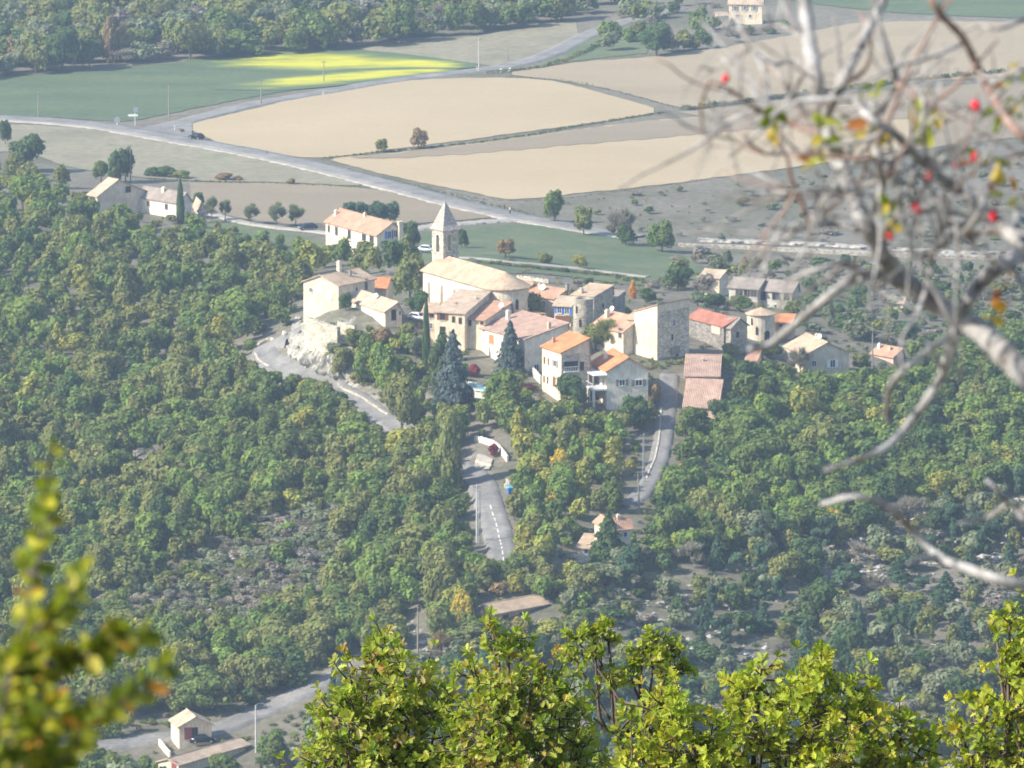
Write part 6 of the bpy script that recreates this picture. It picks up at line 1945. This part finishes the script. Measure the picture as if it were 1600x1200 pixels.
# ------------------------------------------------------------------ berry bush at the upper corner
BD = 10.2
def bush_branches():
    rng = np.random.default_rng(42)
    hub = at_d(1760, 760, BD)
    zb = float(zfun(np.array([hub[0]]), np.array([hub[1]]))[0])
    root = np.array([hub[0] + .15, hub[1] + .1, zb])
    t = thing('rose_bush', 'pale lichen-covered leafless bush with red berries filling the upper corner', 'bush', root, 0)
    S = []   # (points px, depth shift, start radius m, end radius m, material)
    def br(pts, r0, r1, dz=0.0, mat='bark_pale'):
        S.append((pts, r0 / 2 / F * BD, r1 / 2 / F * BD, dz, mat))
    br([(1640,620),(1590,575),(1540,525),(1480,485),(1420,445),(1380,400),(1350,345),(1325,285)], 40, 24)
    br([(1325,290),(1300,225),(1283,180),(1272,110),(1262,50),(1252,-40)], 26, 22, .05)
    br([(1300,225),(1290,190),(1310,140),(1340,80),(1385,-10),(1400,-60)], 20, 12, -.1)
    br([(1640,420),(1600,385),(1555,345),(1500,300),(1450,262),(1405,215),(1360,185),(1330,150)], 24, 9, -.2)
    br([(1545,430),(1510,470),(1490,520),(1470,590),(1430,650),(1375,705),(1290,735)], 24, 8, .15)
    br([(1600,395),(1560,420),(1530,445),(1500,500)], 26, 16, .12)
    br([(1490,520),(1455,545),(1405,585),(1388,615),(1386,660)], 12, 9, .2)
    br([(1475,580),(1462,560),(1450,535)], 10, 7, .2)
    br([(1420,445),(1360,428),(1322,440),(1292,465),(1255,495),(1200,540),(1172,545)], 18, 9, -.1)
    br([(1340,432),(1335,418),(1310,412),(1265,425),(1230,440)], 11, 6, -.05)
    br([(1292,465),(1320,448),(1345,436)], 12, 8, -.1)
    br([(1640,925),(1560,905),(1510,888),(1465,868),(1425,828),(1385,790),(1335,776),(1285,788)], 18, 8, .1)
    br([(1465,868),(1438,872),(1420,880)], 10, 4, .1)
    br([(1640,800),(1605,797),(1575,788),(1545,808),(1500,818)], 12, 6, .3)
    br([(1575,788),(1555,762),(1540,750)], 9, 5, .3); br([(1585,792),(1600,812),(1640,830)], 9, 8, .3)
    br([(1640,240),(1590,205),(1560,165),(1530,110),(1505,60),(1462,12),(1440,-40)], 16, 9, -.3, 'bark_red')
    br([(1283,215),(1230,190),(1180,168),(1140,140),(1110,125)], 9, 4, -.2, 'bark_red')
    br([(1280,238),(1240,238),(1195,240),(1165,215),(1150,200)], 7, 3, -.2, 'bark_red')
    br([(1195,240),(1160,228),(1125,200)], 5, 3, -.2, 'bark_red')
    br([(1110,125),(1095,165),(1100,210)], 5, 3, -.25, 'bark_red')
    br([(1340,345),(1330,305),(1290,295),(1240,300),(1190,300)], 13, 6, .1)
    br([(1240,300),(1210,285),(1195,270)], 6, 3, .1)
    br([(1345,360),(1300,350),(1250,358),(1200,355)], 10, 4, .05)
    br([(1250,358),(1275,345),(1290,335)], 6, 3, .05)
    br([(1370,330),(1375,290),(1372,250),(1360,200)], 16, 9, -.15)
    br([(1425,235),(1395,245),(1385,262)], 14, 9, -.15)
    br([(1430,240),(1425,290),(1420,330)], 9, 7, -.1)
    br([(1500,370),(1530,335),(1545,290),(1560,262),(1600,245)], 12, 5, -.25)
    br([(1445,400),(1480,375),(1505,355),(1500,360)], 15, 10, -.1)
    br([(1470,360),(1490,345),(1520,372)], 9, 7, -.15)
    br([(1590,330),(1588,360),(1590,400)], 12, 10, .1)
    br([(1433,325),(1405,340),(1390,350),(1375,380)], 8, 6, -.2, 'bark_red')
    br([(1455,262),(1440,210),(1445,165),(1420,120)], 7, 4, -.3)
    br([(1500,300),(1505,240),(1520,190),(1525,165)], 7, 3, -.3, 'bark_red')
    br([(1360,190),(1380,165),(1400,130),(1400,100)], 10, 6, -.05)
    br([(1255,60),(1215,40),(1170,50),(1150,20)], 8, 3, .1); br([(1272,110),(1240,95),(1205,100),(1160,62)], 8, 3, .15)
    br([(1310,140),(1350,110),(1360,60),(1345,20)], 8, 5, .1, 'bark_red')
    br([(1600,30),(1560,45),(1530,40),(1500,52)], 8, 4, -.2)
    br([(1640,120),(1590,110),(1555,128),(1530,112)], 9, 6, -.3)
    main = []
    for pts, r0, r1, dz, mat in S:
        W = np.array([at_d(x, y, BD + dz + .12 * math.sin(i * 1.7 + x * .01)) for i, (x, y) in enumerate(pts)])
        main.append((catmull(W, 6 * len(pts)), r0, r1, mat))
    # stem outside the picture carrying the boughs
    stem = catmull([root - [0, 0, .3], root + [.05, 0, 1.2], root * .4 + np.append(hub[:2], hub[2]) * .6, hub, at_d(1690, 665, BD), at_d(1640, 620, BD)], 24)
    up = catmull([root + [.02, .1, .4], at_d(1860, 800, BD), at_d(1800, 500, BD), at_d(1700, 460, BD - .2), at_d(1640, 420, BD - .2)], 24)
    for L, a, b in ((stem, .05, .033), (up, .045, .016), (catmull([at_d(1800, 500, BD), at_d(1740, 330, BD - .1), at_d(1640, 240, BD - .3)], 14), .02, .011),
                    (catmull([hub, at_d(1700, 860, BD), at_d(1640, 925, BD + .1)], 14), .02, .012), (catmull([hub, at_d(1700, 780, BD + .2), at_d(1640, 800, BD + .3)], 14), .016, .008),
                    (catmull([at_d(1740, 330, BD - .1), at_d(1700, 200, BD - .2), at_d(1640, 120, BD - .3)], 14), .013, .007)):
        main.append((L, a, b, 'bark_pale'))
    def add(L, r0, r1, mat):
        bm = bmesh.new()
        rr = np.linspace(r0, r1, len(L)) * (1 + .10 * np.sin(np.arange(len(L)) * 1.9) + .06 * np.sin(np.arange(len(L)) * 4.3))
        tube(bm, [p - root for p in L], rr, 9)
        obj('branch', bm, M[mat], t, True)
    for m_ in main:
        add(*m_)
    # twig sprays grown off the boughs
    twigs = [(L, r1) for L, r0, r1, mat in main[:38]]
    bm = bmesh.new(); bm2 = bmesh.new()
    n = 0
    while n < 165:
        L, r1 = twigs[rng.integers(len(twigs))]
        i = rng.integers(2, len(L) - 1)
        x, y = proj(L[i])
        if y > 425 or x < 1180 and rng.random() < .6: continue
        d = L[i] - L[i - 1]; d /= np.linalg.norm(d) + 1e-9
        side = np.cross(d, rng.normal(size=3)); side /= np.linalg.norm(side)
        v = d * .55 + side; v[1] *= .5; v /= np.linalg.norm(v)
        ln = rng.uniform(.12, .34) if n < 52 else rng.uniform(.06, .22)
        q = [L[i]]; step = ln / 6
        for k in range(6):
            v = v + rng.normal(scale=.17, size=3); v /= np.linalg.norm(v)
            q.append(q[-1] + v * step)
        r = rng.uniform(.0030, .0052) if n < 52 else rng.uniform(.0013, .0030)
        mat = 'bark_pale' if rng.random() < .78 else 'bark_red'
        tgt = bmesh.new() if n < 52 else (bm if mat == 'bark_pale' else bm2)
        tube(tgt, [p - root for p in q], np.linspace(r, r * .45, 7), 6)
        if n < 52:
            obj('branch', tgt, M[mat], t, True)
        elif rng.random() < .6:
            w = q[3] - q[2]; w = w / np.linalg.norm(w) + rng.normal(scale=.6, size=3); w /= np.linalg.norm(w)
            tube(tgt, [q[3] - root, q[3] + w * ln * .2 - root, q[3] + (w + rng.normal(scale=.2, size=3)) * ln * .42 - root], [r * .6, r * .5, r * .3], 5)
        n += 1
    tag(obj('twigs', bm, M['bark_pale'], t, True), kind='stuff'); tag(obj('twigs', bm2, M['bark_red'], t, True), kind='stuff')
    for i, (x, y, s) in enumerate(((1134,123,15),(1525,165,20),(1523,246,20),(1433,325,20),(1552,337,18),(1495,257,16),(1452,275,10),(1390,370,14),(1548,289,15))):
        c = at_d(x, y, BD - .22) - root; r = s * .78 / 2 / F * BD
        bm = bmesh.new(); bmesh.ops.create_icosphere(bm, subdivisions=2, radius=r)
        for v in bm.verts: v.co.z *= 1.25
        tube(bm, [(0, 0, -r * 1.2), (0, 0, -r * 1.5)], r * .3, 5)
        o = obj('berry', bm, M['hip'], t, True); o.location = c; o.rotation_euler = (rng.uniform(-.6, .6), rng.uniform(-.6, .6), 0)
        bm = bmesh.new(); tube(bm, [c + np.array([0, 0, r]), c + np.array([.004, 0, r * 2.6]), c + np.array([.012, .01, r * 4.5])], [.0012, .0012, .0016], 5); obj('stalk', bm, M['bark_red'], t, True)
    G = [((.16, .20, .03), 40), ((.32, .33, .06), 30), ((.45, .33, .07), 22), ((.40, .16, .06), 8)]
    R_ = [((.55, .22, .02), 60), ((.45, .30, .04), 30), ((.30, .10, .04), 20)]
    for i, (x, y, n_, pal, s) in enumerate((x, y, n_ + 2 if pal is G else max(2, n_ - 3), pal, s * (1.12 if pal is G else .85)) for x, y, n_, pal, s in ((1200,175,3,G,.026),(1298,190,4,G,.030),(1270,240,5,G,.034),(1355,205,5,G,.032),(1375,225,3,G,.03),(1448,160,4,G,.036),(1440,195,3,G,.03),(1560,178,5,G,.034),(1590,165,4,G,.034),(1555,252,4,G,.034),(1390,330,3,G,.026),(1388,350,3,G,.026),(1362,140,3,G,.028),(1300,222,4,G,.03),(1590,305,3,R_,.03),(1562,468,9,R_,.030),(1546,498,5,R_,.028),(1560,135,3,R_,.026),(1515,265,2,R_,.026),(1575,318,3,G,.026),(1600,120,3,G,.03))):
        P = np.array([at_d(x + rng.normal(scale=9), y + rng.normal(scale=9), BD - .2 + rng.normal(scale=.03)) for _ in range(n_)]) - root
        D = rng.normal(size=(n_, 3)) + [0, 0, -.3]
        me = leaves_mesh('leaves', P, D, rng.normal(size=(n_, 3)) + [-.5, -.5, .8], s * .85 * rng.uniform(.8, 1.2, n_), leaf_cols(n_, rng, pal), 'round', rng)
        link('leaves', me, M['leaf'], t)
bush_branches()

# ------------------------------------------------------------------ box shrub at the lower corner
def box_shrub():
    rng = np.random.default_rng(9)
    d0 = 7.6
    base = at_d(20, 1500, d0)
    zb = float(zfun(np.array([base[0]]), np.array([base[1]]))[0])
    root = np.array([base[0], base[1], zb])
    t = thing('box_shrub', 'blurred box shrub with small yellow-green leaves at the lower corner', 'shrub', root, 0)
    hub = at_d(10, 1330, d0)
    stems = [[(-30,1250),(20,1160),(10,1120),(35,1085)],[(0,1280),(60,1230),(120,1160),(130,1120)],[(-30,1240),(0,1190),(50,1185)],[(80,1040),(60,1010),(95,960)],[(150,1020),(170,1000),(196,985)],[(10,1330),(-10,1180),(30,1000),(55,900),(75,800),(72,740),(88,690)], [(10,1330),(40,1160),(80,1040),(150,1020),(235,985)], [(20,1250),(60,1150),(140,1120),(200,1090),(265,1035)],
             [(30,1000),(80,965),(110,935),(128,895)], [(-20,1180),(0,1090),(60,1050),(135,1020)], [(10,1330),(-30,1200),(-10,1100),(10,1030)], [(40,1160),(70,1130),(90,1090)], [(55,900),(40,880),(70,830),(85,780)], [(40,1230),(60,1190),(90,1170)], [(-10,1100),(30,1060),(45,1010)]]
    bm = bmesh.new()
    low = catmull([root - [0, 0, .2], (root + hub) / 2 + [.04, 0, 0], hub], 10)
    tube(bm, [p - root for p in low], np.linspace(.02, .010, 10), 7)
    P, D, N = [], [], []
    for k, s in enumerate(stems):
        W = np.array([at_d(x, y, d0 + .10 * math.sin(k * 2 + i)) for i, (x, y) in enumerate(s)])
        L = catmull(W, 60)
        tube(bm, [p - root for p in L], np.linspace(.005, .0013, 60), 6)
        step = 0
        for i in range(6, 60, 1):
            x, y = proj(L[i])
            if rng.random() < (.62 if y < 1000 else .9):
                dd = L[i] - L[i - 1]; dd /= np.linalg.norm(dd) + 1e-9
                for sg in (-1, 1):
                    sd = np.cross(dd, [0.2, 1, .1]); sd /= np.linalg.norm(sd)
                    v = sd * sg * .8 + dd * .6 + rng.normal(scale=.35, size=3)
                    P.append(L[i]); D.append(v); N.append(rng.normal(scale=.6, size=3) + np.array([-.6, -.4, .7]))
    obj('stem', bm, M['bark'], t, True)
    n = len(P)
    pal = [((.13, .17, .018), 34), ((.21, .24, .024), 32), ((.40, .38, .04), 24), ((.45, .40, .10), 6), ((.42, .20, .04), 3)]
    me = leaves_mesh('leaves', np.array(P) - root, np.array(D), np.array(N), .0235 * rng.uniform(.6, 1.3, n), leaf_cols(n, rng, pal), 'round', rng)
    link('leaves', me, M['leaf'], t)
box_shrub()

# ------------------------------------------------------------------ light, sky, air
SUN_EL, SUN_AZ = math.radians(37), math.radians(-111)      # azimuth from +Y towards +X: the sun stands to the west side
sd = Vector((math.sin(SUN_AZ) * math.cos(SUN_EL), math.cos(SUN_AZ) * math.cos(SUN_EL), math.sin(SUN_EL)))
ld = bpy.data.lights.new('sun', 'SUN')
ld.energy = 4.6
ld.angle = math.radians(.5)
ld.color = (1.0, .935, .825)
lo = bpy.data.objects.new('sun', ld)
COL.objects.link(lo)
lo.rotation_euler = sd.to_track_quat('Z', 'Y').to_euler()
lo.location = (0, 0, 400)
w = bpy.data.worlds.new('World')
scn.world = w
w.use_nodes = True
nt = w.node_tree
sky = nt.nodes.new('ShaderNodeTexSky')
sky.sky_type = 'NISHITA'
sky.sun_disc = False
sky.sun_elevation = SUN_EL
sky.sun_rotation = SUN_AZ
nt.links.new(sky.outputs[0], nt.nodes['Background'].inputs['Color'])
nt.nodes['Background'].inputs['Strength'].default_value = 0.14

bm = bmesh.new()
box(bm, -1350, 1350, -200, 4950, float(GZ.min()) - 1.0, 206)
m = bpy.data.materials.new('haze')
m.use_nodes = True
nt = m.node_tree
nt.nodes.remove(nt.nodes['Principled BSDF'])
pv = nt.nodes.new('ShaderNodeVolumePrincipled')
pv.inputs['Color'].default_value = (.60, .78, 1.0, 1)
pv.inputs['Density'].default_value = HAZE
pv.inputs['Anisotropy'].default_value = .2
nt.links.new(pv.outputs[0], nt.nodes['Material Output'].inputs['Volume'])
if HAZE > 0:
    tag(obj('haze', bm, m), kind='stuff')

scn.view_settings.view_transform = 'Standard'
scn.view_settings.look = 'None'
scn.view_settings.exposure = 0.85
scn.view_settings.gamma = 1
scn.cycles.max_bounces = 6
scn.cycles.diffuse_bounces = 2
scn.cycles.transmission_bounces = 3
scn.cycles.volume_bounces = 0
scn.cycles.use_denoising = True
